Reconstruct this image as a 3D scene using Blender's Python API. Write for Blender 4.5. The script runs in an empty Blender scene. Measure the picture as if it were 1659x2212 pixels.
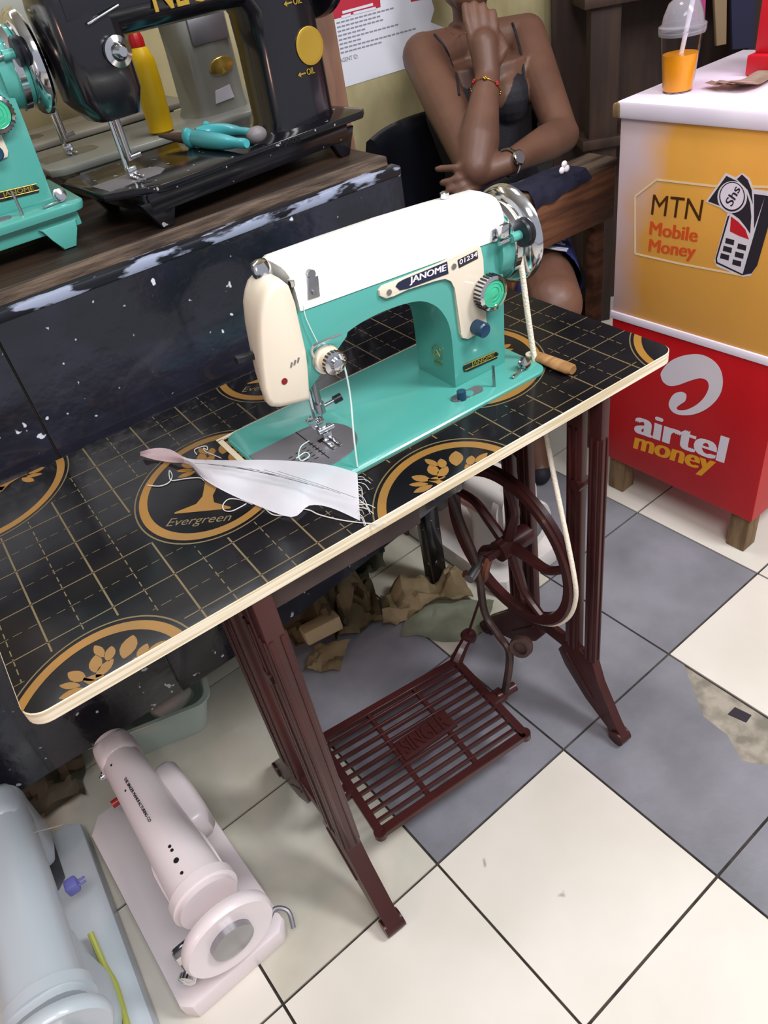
import bpy, bmesh, math, random
from mathutils import Vector as V, Matrix, noise

S = bpy.context.scene
COL = S.collection
rnd = random.Random(7)
PI = math.pi
# ------------------------------------------------------------------ camera
RC = [V((0.80887266, -0.56751035, -0.15380836)), V((-0.46234464, -0.45227551, -0.7626823)), V((0.36326635, 0.68802534, -0.62821867))]
CP = V((0.06546679, -0.99480008, 1.25254183))
FPX = 1614.055
PX, PY = 829.5, 1106.0
cam = bpy.data.cameras.new('camera')
camo = bpy.data.objects.new('camera', cam)
COL.objects.link(camo)
r, u, b = RC[0], -RC[1], -RC[2]
camo.matrix_world = Matrix(((r.x, u.x, b.x, CP.x), (r.y, u.y, b.y, CP.y), (r.z, u.z, b.z, CP.z), (0, 0, 0, 1)))
cam.sensor_fit = 'VERTICAL'
cam.sensor_height = 36.0
cam.lens = FPX / 2212 * 36.0
cam.clip_start = 0.02
S.camera = camo
# ------------------------------------------------------------------ light
S.view_settings.view_transform = 'Standard'
S.view_settings.look = 'None'
S.view_settings.exposure = 0.0
S.view_settings.gamma = 1.0
w = bpy.data.worlds.new('world')
S.world = w
w.use_nodes = True
w.node_tree.nodes['Background'].inputs[0].default_value = (0.86, 0.9, 1.0, 1)
w.node_tree.nodes['Background'].inputs[1].default_value = 0.5

def area(name, loc, target, sx, sy, power, col):
    l = bpy.data.lights.new(name, 'AREA')
    l.shape = 'RECTANGLE'
    l.size, l.size_y, l.energy, l.color = sx, sy, power, col
    o = bpy.data.objects.new(name, l)
    COL.objects.link(o)
    o.location = loc
    o.rotation_euler = (V(target) - V(loc)).to_track_quat('-Z', 'Y').to_euler()
    return o
area('ceiling_tube_light', (1.5, -1.45, 2.4), (0.4, -0.3, 0.3), 0.35, 0.9, 44, (0.97, 0.98, 1.0))
area('ceiling_panel_light', (0.15, -1.4, 2.3), (0.35, -0.2, 0.6), 1.0, 0.4, 29, (0.97, 0.98, 1.0))
area('wall_tube_light', (0.25, 0.9, 1.95), (0.25, 0.2, 0.9), 0.9, 0.05, 2.6, (0.9, 0.94, 1.0))
area('warm_lamp', (-1.3, -0.75, 1.0), (0.2, -0.2, 0.5), 0.25, 0.25, 4.5, (1.0, 0.55, 0.4))
area('counter_fill', (0.95, 0.12, 2.25), (1.4, -0.12, 0.85), 0.5, 0.25, 11, (0.98, 0.96, 1.0))  # added fill without a real fixture, brightens the counter top and front
def spot(name, loc, target, power, col, ang, blend):
    l = bpy.data.lights.new(name, 'SPOT')
    l.energy, l.color, l.spot_size, l.spot_blend, l.shadow_soft_size = power, col, math.radians(ang), blend, 0.06
    o = bpy.data.objects.new(name, l)
    COL.objects.link(o)
    o.location = loc
    o.rotation_euler = (V(target) - V(loc)).to_track_quat('-Z', 'Y').to_euler()
spot('pink_lamp', (1.9, -0.05, 1.7), (1.45, -0.12, 0.88), 9, (1.0, 0.2, 0.8), 30, 0.9)

TZ = 0.6961      # table top height while building; everything is lifted by FZ at the end so the floor lies at z = 0
FZ = 0.0706
KF = (CP.z + FZ) / CP.z
def K_(p):
    p = V(p)
    return CP + (p - CP) * KF
def Kz(z): return CP.z + (z - CP.z) * KF

# ------------------------------------------------------------------ helpers
def ray(px, py):
    a, b_ = (px - PX) / FPX, (py - PY) / FPX
    return RC[0] * a + RC[1] * b_ + RC[2]

def at(px, py, x=None, y=None, z=None, d=None, pl=None):
    """point of the place seen at a pixel of the photo, on a plane of the place"""
    q = ray(px, py)
    if d is not None: s = d
    elif x is not None: s = (x - CP.x) / q.x
    elif y is not None: s = (y - CP.y) / q.y
    elif z is not None: s = (z - CP.z) / q.z
    else:
        p0, n = pl
        s = (p0 - CP).dot(n) / q.dot(n)
    return CP + q * s

def lin(c):
    return tuple(((v / 12.92) if v <= 0.04045 else ((v + 0.055) / 1.055) ** 2.4) for v in c)

def rgb(h):
    return lin((int(h[0:2], 16) / 255, int(h[2:4], 16) / 255, int(h[4:6], 16) / 255))

def mat(name, hexc, rough=0.5, metal=0.0, spec=0.5, col2=None, nscale=8.0, lo=0.4, hi=0.6, bump=0.0, bscale=60.0,
        coat=0.0, trans=0.0, ior=1.45, stretch=None, chip=None, chscale=40.0, chlo=0.66, chhi=0.68, alpha=1.0, detail=4.0, sss=0.0):
    m = bpy.data.materials.new(name)
    m.use_nodes = True
    nt = m.node_tree
    B = nt.nodes['Principled BSDF']
    B.inputs['Base Color'].default_value = (*rgb(hexc), 1)
    B.inputs['Roughness'].default_value = rough
    B.inputs['Metallic'].default_value = metal
    B.inputs['Specular IOR Level'].default_value = spec
    B.inputs['Coat Weight'].default_value = coat
    B.inputs['Coat Roughness'].default_value = 0.08
    B.inputs['Transmission Weight'].default_value = trans
    B.inputs['IOR'].default_value = ior
    B.inputs['Alpha'].default_value = alpha
    if col2 or chip or bump:
        tc = nt.nodes.new('ShaderNodeTexCoord')
        mp = nt.nodes.new('ShaderNodeMapping')
        if stretch: mp.inputs['Scale'].default_value = stretch
        nt.links.new(tc.outputs['Object'], mp.inputs['Vector'])
    last = None
    def noi(sc, det):
        n = nt.nodes.new('ShaderNodeTexNoise')
        n.inputs['Scale'].default_value = sc
        n.inputs['Detail'].default_value = det
        nt.links.new(mp.outputs[0], n.inputs['Vector'])
        return n
    def ramp(src, a, b_):
        mr = nt.nodes.new('ShaderNodeMapRange')
        mr.inputs['From Min'].default_value = a
        mr.inputs['From Max'].default_value = b_
        nt.links.new(src, mr.inputs['Value'])
        return mr
    def mix(fac, c1, c2):
        mx = nt.nodes.new('ShaderNodeMix')
        mx.data_type = 'RGBA'
        nt.links.new(fac, mx.inputs['Factor'])
        if isinstance(c1, tuple): mx.inputs['A'].default_value = c1
        else: nt.links.new(c1, mx.inputs['A'])
        mx.inputs['B'].default_value = c2
        return mx.outputs['Result']
    if col2:
        n = noi(nscale, detail)
        f = ramp(n.outputs['Fac'], lo, hi)
        last = mix(f.outputs[0], (*rgb(hexc), 1), (*rgb(col2), 1))
    if chip:
        n2 = noi(chscale, 2.0)
        f2 = ramp(n2.outputs['Fac'], chlo, chhi)
        last = mix(f2.outputs[0], last if last else (*rgb(hexc), 1), (*rgb(chip), 1))
    if last: nt.links.new(last, B.inputs['Base Color'])
    if bump:
        nb = noi(bscale, 3.0)
        bp = nt.nodes.new('ShaderNodeBump')
        bp.inputs['Strength'].default_value = bump
        bp.inputs['Distance'].default_value = 0.004
        nt.links.new(nb.outputs['Fac'], bp.inputs['Height'])
        nt.links.new(bp.outputs[0], B.inputs['Normal'])
    return m

def obj(name, bm, m, parent=None, ang=38, world=False):
    bmesh.ops.recalc_face_normals(bm, faces=bm.faces[:])
    me = bpy.data.meshes.new(name)
    off = V((0, 0, 0))
    if parent is None:
        xs = [v.co for v in bm.verts]
        off = V(((min(c.x for c in xs) + max(c.x for c in xs)) / 2, (min(c.y for c in xs) + max(c.y for c in xs)) / 2, min(c.z for c in xs)))
        for v in bm.verts: v.co -= off
    bm.to_mesh(me)
    bm.free()
    for mm in (m if isinstance(m, (list, tuple)) else [m]): me.materials.append(mm)
    for p in me.polygons: p.use_smooth = True
    me.set_sharp_from_angle(angle=math.radians(ang))
    o = bpy.data.objects.new(name, me)
    COL.objects.link(o)
    o.location = off
    if parent is not None:
        o.parent = parent
        if parent.get('wd'): o.matrix_parent_inverse = MW[parent.name].inverted()
    return o

MW = {}
def thing(name, label, cat, loc=(0, 0, 0), rotz=0.0, group=None, local=False):
    o = bpy.data.objects.new(name, None)
    o.empty_display_size = 0.05
    COL.objects.link(o)
    o.location = loc
    o.rotation_euler = (0, 0, rotz)
    o['label'] = label
    o['category'] = cat
    if group: o['group'] = group
    if not local:
        o['wd'] = 1
        MW[o.name] = Matrix.Translation(V(loc)) @ Matrix.Rotation(rotz, 4, 'Z')
    return o

def tag(o, label, cat, group=None, kind=None):
    o['label'] = label
    o['category'] = cat
    if group: o['group'] = group
    if kind: o['kind'] = kind
    return o

def struct(o):
    o['kind'] = 'structure'
    return o

def copy_tree(o, parent=None):
    c = o.copy()
    COL.objects.link(c)
    if parent is not None:
        c.parent = parent
        c.matrix_parent_inverse = o.matrix_parent_inverse.copy()
    for ch in [k for k in bpy.data.objects if k.parent == o]: copy_tree(ch, c)
    return c

def NB(): return bmesh.new()

def box(bm, c, s, bev=0.0, rot=None, seg=2):
    M = Matrix.Translation(V(c))
    if rot: M = M @ rot
    vs = bmesh.ops.create_cube(bm, size=1.0, matrix=M @ Matrix.Diagonal((*s, 1)))['verts']
    if bev:
        es = list({e for v in vs for e in v.link_edges})
        bmesh.ops.bevel(bm, geom=es, offset=bev, segments=seg, affect='EDGES', profile=0.5)

def frame_of(axis):
    a = V(axis).normalized()
    t = V((0, 0, 1)) if abs(a.z) < 0.9 else V((1, 0, 0))
    x = t.cross(a).normalized()
    return x, a.cross(x).normalized(), a

def loft(bm, rings, cap=True, closed=False):
    R_ = [[bm.verts.new(p) for p in ring] for ring in rings]
    n = len(R_[0])
    for i in range(len(R_) - (0 if closed else 1)):
        a, b_ = R_[i], R_[(i + 1) % len(R_)]
        for j in range(n):
            bm.faces.new((a[j], a[(j + 1) % n], b_[(j + 1) % n], b_[j]))
    if cap and not closed:
        bm.faces.new(R_[0][::-1])
        bm.faces.new(R_[-1])

def lathe(bm, prof, o, axis, n=32, cap=True):
    x, y, a = frame_of(axis)
    o = V(o)
    loft(bm, [[o + a * h + (x * math.cos(2 * PI * k / n) + y * math.sin(2 * PI * k / n)) * max(rr_, 1e-5) for k in range(n)] for rr_, h in prof], cap)

def cyl(bm, p0, p1, r0, r1=None, n=20):
    p0, p1 = V(p0), V(p1)
    lathe(bm, [(r0, 0), (r0 if r1 is None else r1, (p1 - p0).length)], p0, p1 - p0, n)

def tube(bm, pts, r, n=8, closed=False):
    pts = [V(p) for p in pts]
    m_ = len(pts)
    T = []
    for i in range(m_):
        if closed: t = pts[(i + 1) % m_] - pts[i - 1]
        else: t = pts[min(i + 1, m_ - 1)] - pts[max(i - 1, 0)]
        T.append(t.normalized())
    x = frame_of(T[0])[0]
    rings = []
    for i in range(m_):
        x = (x - T[i] * x.dot(T[i])).normalized()
        y = T[i].cross(x)
        rr_ = r[i] if isinstance(r, (list, tuple)) else r
        rings.append([pts[i] + (x * math.cos(2 * PI * k / n) + y * math.sin(2 * PI * k / n)) * rr_ for k in range(n)])
    loft(bm, rings, not closed, closed)

def spline(pts, k=8, closed=False):
    pts = [V(p) for p in pts]
    n = len(pts)
    out = []
    for i in range(n if closed else n - 1):
        if closed: p = [pts[(i + j - 1) % n] for j in range(4)]
        else: p = [pts[max(i - 1, 0)], pts[i], pts[i + 1], pts[min(i + 2, n - 1)]]
        for s in range(k):
            t = s / k
            out.append(0.5 * ((2 * p[1]) + (p[2] - p[0]) * t + (2 * p[0] - 5 * p[1] + 4 * p[2] - p[3]) * t * t + (3 * p[1] - p[0] - 3 * p[2] + p[3]) * t ** 3))
    if not closed: out.append(pts[-1])
    return out

def prism(bm, pts, off, mi=0, bev=0.0):
    a = [bm.verts.new(V(p)) for p in pts]
    b_ = [bm.verts.new(V(p) + V(off)) for p in pts]
    n = len(a)
    fs = [bm.faces.new(a[::-1]), bm.faces.new(b_)]
    for i in range(n): fs.append(bm.faces.new((a[i], a[(i + 1) % n], b_[(i + 1) % n], b_[i])))
    for f in fs: f.material_index = mi
    if bev:
        es = [e for e in fs[1].edges] + [e for e in fs[0].edges]
        bmesh.ops.bevel(bm, geom=es, offset=bev, segments=2, affect='EDGES', profile=0.5)

def face(bm, pts, mi=0):
    f = bm.faces.new([bm.verts.new(V(p)) for p in pts])
    f.material_index = mi
    return f

def rr(hw, hh, r_, n=5):
    out = []
    for cx, cy, a0 in ((hw - r_, hh - r_, 0), (-hw + r_, hh - r_, 90), (-hw + r_, -hh + r_, 180), (hw - r_, -hh + r_, 270)):
        for k in range(n + 1):
            a = math.radians(a0 + 90 * k / n)
            out.append((cx + r_ * math.cos(a), cy + r_ * math.sin(a)))
    return out

def text_bm(body, o, ux, uy, bold=0.0, shear=0.0, ext=0.0003, spacing=1.0):
    """letters filling the box with lower-left corner o and edges ux, uy"""
    cu = bpy.data.curves.new('lettering', 'FONT')
    cu.body = body
    cu.shear = shear
    cu.space_character = spacing
    cu.resolution_u = 4
    t = bpy.data.objects.new('lettering', cu)
    COL.objects.link(t)
    dg = bpy.context.evaluated_depsgraph_get()
    me = bpy.data.meshes.new_from_object(t.evaluated_get(dg))
    bpy.data.objects.remove(t)
    bpy.data.curves.remove(cu)
    bm = NB()
    for kk, dx in enumerate((-bold, bold, 0) if bold > 0 else (0,)):
        k0 = len(bm.verts)
        bm.from_mesh(me)
        bm.verts.ensure_lookup_table()
        for v in bm.verts[k0:]:
            v.co.x += dx
            v.co.z = kk * .00006
    bpy.data.meshes.remove(me)
    xs = [v.co.x for v in bm.verts]
    ys = [v.co.y for v in bm.verts]
    x0, x1, y0, y1 = min(xs), max(xs), min(ys), max(ys)
    ux, uy, o = V(ux), V(uy), V(o)
    n = ux.cross(uy).normalized()
    for v in bm.verts: v.co = o + ux * ((v.co.x - x0) / (x1 - x0)) + uy * ((v.co.y - y0) / (y1 - y0)) + n * (ext * 0.5 + v.co.z)
    g = bmesh.ops.extrude_face_region(bm, geom=bm.faces[:])
    for e in g['geom']:
        if isinstance(e, bmesh.types.BMVert): e.co += n * ext
    return bm

def merge(dst, src, mi=0):
    me = bpy.data.meshes.new('tmp')
    for f in src.faces: f.material_index = mi
    src.to_mesh(me)
    src.free()
    dst.from_mesh(me)
    bpy.data.meshes.remove(me)

def sphere(bm, c, r_, sc=(1, 1, 1), n=16, rot=None):
    M = Matrix.Translation(V(c))
    if rot: M = M @ rot
    bmesh.ops.create_uvsphere(bm, u_segments=n, v_segments=max(6, n // 2), radius=r_, matrix=M @ Matrix.Diagonal((*sc, 1)))

# ------------------------------------------------------------------ materials
M = {}
M['teal'] = mat('teal_enamel', '509F95', 0.28, coat=0.4, col2='4A998E', nscale=3)
M['cream'] = mat('cream_plastic', 'DDD0BC', 0.35, coat=0.2)
M['white_enamel'] = mat('white_enamel', 'F2F0EA', 0.25, coat=0.4)
M['chrome'] = mat('chrome', 'D8D8DC', 0.12, 1.0)
M['steel'] = mat('steel', 'A8A8AC', 0.32, 1.0)
M['dull_steel'] = mat('dull_steel', '8A868C', 0.45, 0.7)
M['brass'] = mat('brass', 'C8A850', 0.35, 0.9)
M['gold_print'] = mat('gold_print', '93682A', 0.3, 0.0, col2='84602C', nscale=10)
M['line_print'] = mat('line_print', '6C5D40', 0.35)
M['board_black'] = mat('black_film', '100F13', 0.14, 0.0, spec=0.22, col2='19171A', nscale=6, bump=0.04, bscale=25)
M['ply'] = mat('plywood_edge', 'E6DAC2', 0.7, col2='C9B594', nscale=40, stretch=(0.15, 0.15, 6.0), lo=0.45, hi=0.62)
M['maroon'] = mat('maroon_paint', '431E1C', 0.34, spec=0.3, coat=0.12, col2='3A1A1A', nscale=5)
M['brown_metal'] = mat('brown_metal', '4A3530', 0.45, 0.2, col2='3A2A28', nscale=20)
M['black_gloss'] = mat('black_gloss_paint', '14141C', 0.22, coat=0.7, chip='C8CCD6', chscale=46, chlo=0.69, chhi=0.72, col2='1E1F2C', nscale=7, bump=0.9, bscale=26)
M['black_metal'] = mat('black_metal', '131218', 0.2, coat=0.5)
M['black_worn'] = mat('worn_black_metal', '111015', 0.14, chip='9A9A96', chscale=60, chlo=0.7, chhi=0.72)
M['worn_blue'] = mat('worn_blue_paint', '15161E', 0.35, col2='8F96AC', nscale=40, lo=0.49, hi=0.54, stretch=(0.3, 1, 1))
M['old_wood'] = mat('old_wood', '1C120E', 0.5, col2='33241A', nscale=12, stretch=(0.3, 2, 2), bump=0.4, bscale=60)
M['wood_edge'] = mat('weathered_wood_edge', '655446', 0.8, col2='3A2D24', nscale=30, stretch=(0.3, 2, 2), bump=0.8, bscale=80)
M['wood_mid'] = mat('brown_wood', '6E4630', 0.55, col2='4A2C1E', nscale=9, stretch=(0.5, 3, 6), bump=0.2)
M['wood_light'] = mat('light_wood', 'B08758', 0.6, col2='8A6238', nscale=20, stretch=(0.3, 3, 3))
M['post_wood'] = mat('planed_wood', '7A5A48', 0.6, col2='6A4A3A', nscale=12, stretch=(3, 3, 0.4))
M['tile_white'] = mat('white_tile', 'E2DCD2', 0.32, col2='D2CCC0', nscale=4, lo=0.35, hi=0.75, bump=0.08, bscale=30, chip='9A9588', chscale=26, chlo=0.75, chhi=0.8)
M['tile_dark'] = mat('dark_tile', '88878F', 0.5, col2='6E6E74', nscale=6, lo=0.35, hi=0.7, bump=0.15, bscale=90)
M['tile_stained'] = mat('stained_white_tile', 'CFC9BC', 0.42, col2='B2AE9E', nscale=5, lo=0.35, hi=0.7)
M['grout'] = mat('dark_grout', '4A423A', 0.9, col2='2E2925', nscale=30)
M['concrete'] = mat('broken_screed', 'A49C8E', 0.9, col2='7C766A', nscale=22, bump=0.6, bscale=60)
M['plaster'] = mat('yellow_plaster', 'B4A880', 0.85, col2='938660', nscale=4, lo=0.4, hi=0.65, bump=0.3, bscale=14, stretch=(1.5, 1, 0.8))
M['stain_wall'] = mat('stained_wall', '6A5A3C', 0.9, col2='8E7B52', nscale=5, stretch=(2, 1, 0.5), lo=0.45, hi=0.6, bump=0.3, bscale=14)
M['ceiling'] = mat('ceiling_paint', 'C8C8C6', 0.9)
M['pipe'] = mat('grey_pipe', '7C7872', 0.5)
M['paper'] = mat('white_paper', 'DCDCE6', 0.8)
M['print_grey'] = mat('grey_print', '8E8C98', 0.8)
M['print_red'] = mat('red_print', 'B8283C', 0.7)
M['kraft'] = mat('kraft_paper', '9C8A6A', 0.7, col2='7C6C50', nscale=8, bump=0.4, bscale=30)
M['kraft_light'] = mat('pale_kraft_paper', 'B7A27E', 0.7, col2='9C8866', nscale=10, bump=0.3, bscale=30)
M['sheet'] = mat('dirty_plastic_sheet', 'A9AC98', 0.5, col2='8C907A', nscale=7, bump=0.3, bscale=20)
M['knit'] = mat('grey_green_knit', '5A5F4E', 0.9, bump=0.6, bscale=120)
M['red_paint'] = mat('red_paint', 'C4141C', 0.35, col2='B61018', nscale=5, chip='D85050', chscale=50, chlo=0.76, chhi=0.78, stretch=(1, 1, 0.4))
M['leg_wood'] = mat('raw_leg_wood', '8A7050', 0.75, col2='6A5238', nscale=14, stretch=(3, 3, 0.5))
M['white_slab'] = mat('white_laminate', 'F2E8F4', 0.3, col2='EADCEC', nscale=4)
M['white_vinyl'] = mat('white_print', 'E4DCE4', 0.45)
M['yellow_print'] = mat('yellow_print', 'E8A020', 0.45)
M['brown_print'] = mat('dark_brown_print', '4A2A08', 0.5)
M['orange_print'] = mat('orange_red_print', 'DC5420', 0.5)
M['dark_print'] = mat('dark_print', '2C2630', 0.5)
M['red_vinyl'] = mat('bright_red_print', 'C8202C', 0.45)
M['line_pale'] = mat('pale_line_print', 'EFD6AC', 0.5)
M['red_plastic'] = mat('red_plastic', 'C01828', 0.4)
M['skin'] = mat('brown_skin', '684839', 0.48, col2='5E4034', nscale=7, bump=0.06, bscale=160)
M['nail'] = mat('nail', 'A07868', 0.3)
M['hair'] = mat('black_hair', '100C0C', 0.7, bump=0.8, bscale=120)
M['black_cloth'] = mat('black_cloth', '1A1820', 0.7, bump=0.3, bscale=180)
M['denim'] = mat('blue_denim', '232C6A', 0.85, col2='2E3A80', nscale=30, bump=0.3, bscale=220)
M['denim_dark'] = mat('dark_denim', '2C2C42', 0.85, col2='36364E', nscale=25, bump=0.3, bscale=200)
M['fray'] = mat('white_frayed_threads', 'B4B4C4', 0.9)
M['leather'] = mat('black_leather', '15161D', 0.3, coat=0.15, bump=0.1, bscale=90)
M['gold'] = mat('gold', 'C89A40', 0.25, 1.0)
M['red_bead'] = mat('red_bead', 'A82424', 0.3)
M['cloth_white'] = mat('white_cloth', 'F8F6FC', 0.85)
M['cloth_pink'] = mat('pink_cloth', 'EED8DC', 0.85)
M['thread'] = mat('pale_thread', 'C8C4C0', 0.8)
M['thread_dark'] = mat('grey_thread', '4A4850', 0.8)
M['thread_teal'] = mat('pale_teal_thread', 'C6DCD6', 0.6)
M['rope'] = mat('cream_rope', 'E4DAC8', 0.85, bump=0.5, bscale=300)
M['navy'] = mat('navy_plate', '20243E', 0.3)
M['black_plastic'] = mat('black_plastic', '1C1E24', 0.35)
M['blue_plastic'] = mat('dark_blue_plastic', '1C3A54', 0.3)
M['green_gem'] = mat('green_plastic_dial', '3DB088', 0.15, coat=0.5)
M['red_knob'] = mat('dark_red_plastic', '7A1420', 0.3)
M['yellow_plastic'] = mat('yellow_plastic', 'F6C814', 0.35, col2='EEBC10', nscale=10)
M['red_cap'] = mat('red_cap_plastic', 'B01418', 0.35)
M['teal_rubber'] = mat('teal_rubber', '3E9AA0', 0.3, coat=0.3)
M['grey_rubber'] = mat('grey_rubber', '6C6668', 0.5)
M['grey_enamel'] = mat('grey_enamel', '8E8E86', 0.35, coat=0.2)
M['beige_enamel'] = mat('beige_enamel', '8C867A', 0.4)
M['pink_enamel'] = mat('pink_white_enamel', 'E4D8DA', 0.35, coat=0.2, chip='3A3230', chscale=28, chlo=0.79, chhi=0.8)
M['blue_enamel'] = mat('bluish_white_enamel', 'B9C2C9', 0.35, coat=0.25)
M['plain_white_enamel'] = mat('plain_white_enamel', 'D8D2CE', 0.35)
M['hole'] = mat('dark_hole', '0C0A0A', 0.8)
M['juice'] = mat('orange_juice', 'F09A14', 0.25)
M['clear'] = mat('clear_plastic', 'FFFFFF', 0.04, trans=1.0, ior=1.12, spec=0.7)
M['clear_lid'] = mat('clear_lid_plastic', 'F4F2FA', 0.12, trans=0.88, ior=1.25, spec=0.8)
M['straw'] = mat('white_straw', 'EFEAF4', 0.4)
M['note'] = mat('banknote_paper', 'C8AFA0', 0.8, col2='A8907E', nscale=20)
M['tub'] = mat('greenish_translucent_plastic', 'DCEAE2', 0.3, trans=0.3, ior=1.2)
M['cable'] = mat('yellow_green_cable', 'A8AC50', 0.5)
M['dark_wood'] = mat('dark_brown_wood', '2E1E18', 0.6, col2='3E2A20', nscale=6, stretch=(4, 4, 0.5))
M['gold_badge'] = mat('gold_foil', 'BE9A3C', 0.35, 0.6)
# yellow counter paint: yellow with a washed-out pale end
def faded_yellow():
    m = mat('faded_yellow_paint', 'EAA84A', 0.4, col2='DE9C44', nscale=4)
    nt = m.node_tree
    B = nt.nodes['Principled BSDF']
    src = B.inputs['Base Color'].links[0].from_socket
    tc = nt.nodes.new('ShaderNodeTexCoord')
    sp = nt.nodes.new('ShaderNodeSeparateXYZ')
    nt.links.new(tc.outputs['UV'], sp.inputs[0])
    n = nt.nodes.new('ShaderNodeTexNoise')
    n.inputs['Scale'].default_value = 6
    nt.links.new(tc.outputs['UV'], n.inputs['Vector'])
    # pale where u (along the face) is small, wider near the top
    ma = nt.nodes.new('ShaderNodeMath'); ma.operation = 'MULTIPLY_ADD'
    nt.links.new(sp.outputs['Y'], ma.inputs[0]); ma.inputs[1].default_value = -0.16
    nt.links.new(sp.outputs['X'], ma.inputs[2])
    mb = nt.nodes.new('ShaderNodeMath'); mb.operation = 'MULTIPLY_ADD'
    nt.links.new(n.outputs['Fac'], mb.inputs[0]); mb.inputs[1].default_value = 0.16
    nt.links.new(ma.outputs[0], mb.inputs[2])
    mr = nt.nodes.new('ShaderNodeMapRange')
    mr.inputs['From Min'].default_value = 0.055
    mr.inputs['From Max'].default_value = 0.135
    nt.links.new(mb.outputs[0], mr.inputs['Value'])
    mx = nt.nodes.new('ShaderNodeMix'); mx.data_type = 'RGBA'
    nt.links.new(mr.outputs[0], mx.inputs['Factor'])
    mx.inputs['A'].default_value = (*rgb('D6BEC4'), 1)
    nt.links.new(src, mx.inputs['B'])
    nt.links.new(mx.outputs['Result'], B.inputs['Base Color'])
    return m
M['yellow_paint'] = faded_yellow()

# ------------------------------------------------------------------ the setting
dl = V((0.0577, -0.9983, 0))      # tile joints run along this
dn = V((0.9983, 0.0577, 0))
def fl(n, d, z=0.0): return K_(dn * n + dl * d + V((0, 0, z)))
TP = 0.3125
def build_floor():
    bm = NB()
    mats = [M['grout'], M['tile_white'], M['tile_dark'], M['tile_stained'], M['concrete'], M['dark_print']]
    prism(bm, [(-3, -3, -FZ - 0.05), (4, -3, -FZ - 0.05), (4, 4, -FZ - 0.05), (-3, 4, -FZ - 0.05)], (0, 0, 0.0455), 0)
    dark = {(1, 0), (1, -1), (1, -2), (2, 0), (2, 1), (2, 2), (2, 3), (3, 0), (3, -1), (3, -2), (3, -3), (3, 4)}
    stained = {(2, -1), (0, -1), (0, 0), (2, -2), (-1, -1)}
    for i in range(-6, 10):
        for j in range(-9, 8):
            n0 = 0.2939 + TP * (i - 1) + 0.0022
            d0 = 0.155 + TP * j + 0.0022
            e = TP - 0.0044
            if (i, j) == (2, 1):
                edge = [(n0, d0), (n0 + e, d0), (n0 + e, d0 + .035), (n0 + .275, d0 + .075), (n0 + .232, d0 + .13), (n0 + .228, d0 + .18), (n0 + .2, d0 + .225), (n0 + .225, d0 + .262), (n0 + .26, d0 + e), (n0, d0 + e)]
                prism(bm, [fl(a, b_, -0.006) for a, b_ in edge], (0, 0, 0.006), 2)
                prism(bm, [fl(a, b_, -0.006) for a, b_ in [(n0 + e, d0 + .035), (n0 + .275, d0 + .075), (n0 + .232, d0 + .13), (n0 + .228, d0 + .18), (n0 + .2, d0 + .225), (n0 + .225, d0 + .262), (n0 + .26, d0 + e), (n0 + e, d0 + e)]][::-1], (0, 0, 0.0035), 4)
                prism(bm, [fl(n0 + a, d0 + b_, -0.003) for a, b_ in [(.268, .155), (.29, .155), (.295, .185), (.275, .187)]], (0, 0, 0.002), 5)
                continue
            mi = 2 if (i, j) in dark else 3 if (i, j) in stained else 1
            prism(bm, [fl(n0, d0, -0.006), fl(n0 + e, d0, -0.006), fl(n0 + e, d0 + e, -0.006), fl(n0, d0 + e, -0.006)], (0, 0, 0.006), mi)
    return struct(obj('floor', bm, mats))
build_floor()
bm = NB()
box(bm, (0.5, 1.12, 1.3), (7.0, 0.14, 2.8))
struct(obj('wall_back', bm, M['plaster']))
bm = NB()
box(bm, (3.45, 0.3, 1.3), (0.1, 5.0, 2.8))
struct(obj('wall_right', bm, M['stain_wall']))
bm = NB()
box(bm, (0.5, -0.4, 2.75), (7.0, 5.0, 0.1))
struct(obj('ceiling', bm, M['ceiling']))
# stained corner pier and pipe on the back wall
bm = NB()
box(bm, (2.42, 1.03, 1.3), (0.62, 0.06, 2.6), 0.004)
struct(obj('trim_1', bm, M['stain_wall']))
t = thing('drain_pipe', 'grey vertical drain pipe on the stained wall behind the woman', 'pipe', (2.29, 0.97, 0))
bm = NB(); cyl(bm, (2.29, 0.97, -FZ), (2.29, 0.97, 2.6), 0.028); obj('pipe', bm, M['pipe'], t)
for z in (0.35, 0.66, 1.3):
    bm = NB(); cyl(bm, (2.29, 0.97, z), (2.29, 0.97, z + 0.05), 0.034); obj('collar', bm, M['pipe'], t)

# ------------------------------------------------------------------ treadle table
X0, X1, Y0, Y1 = -0.047, 0.898, -0.392, 0.066
def table_outline(z, r_=0.022, n=6):
    cx, cy = (X0 + X1) / 2, (Y0 + Y1) / 2
    return [V((cx + a, cy + b_, z)) for a, b_ in rr((X1 - X0) / 2, (Y1 - Y0) / 2, r_, n)]

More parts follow.
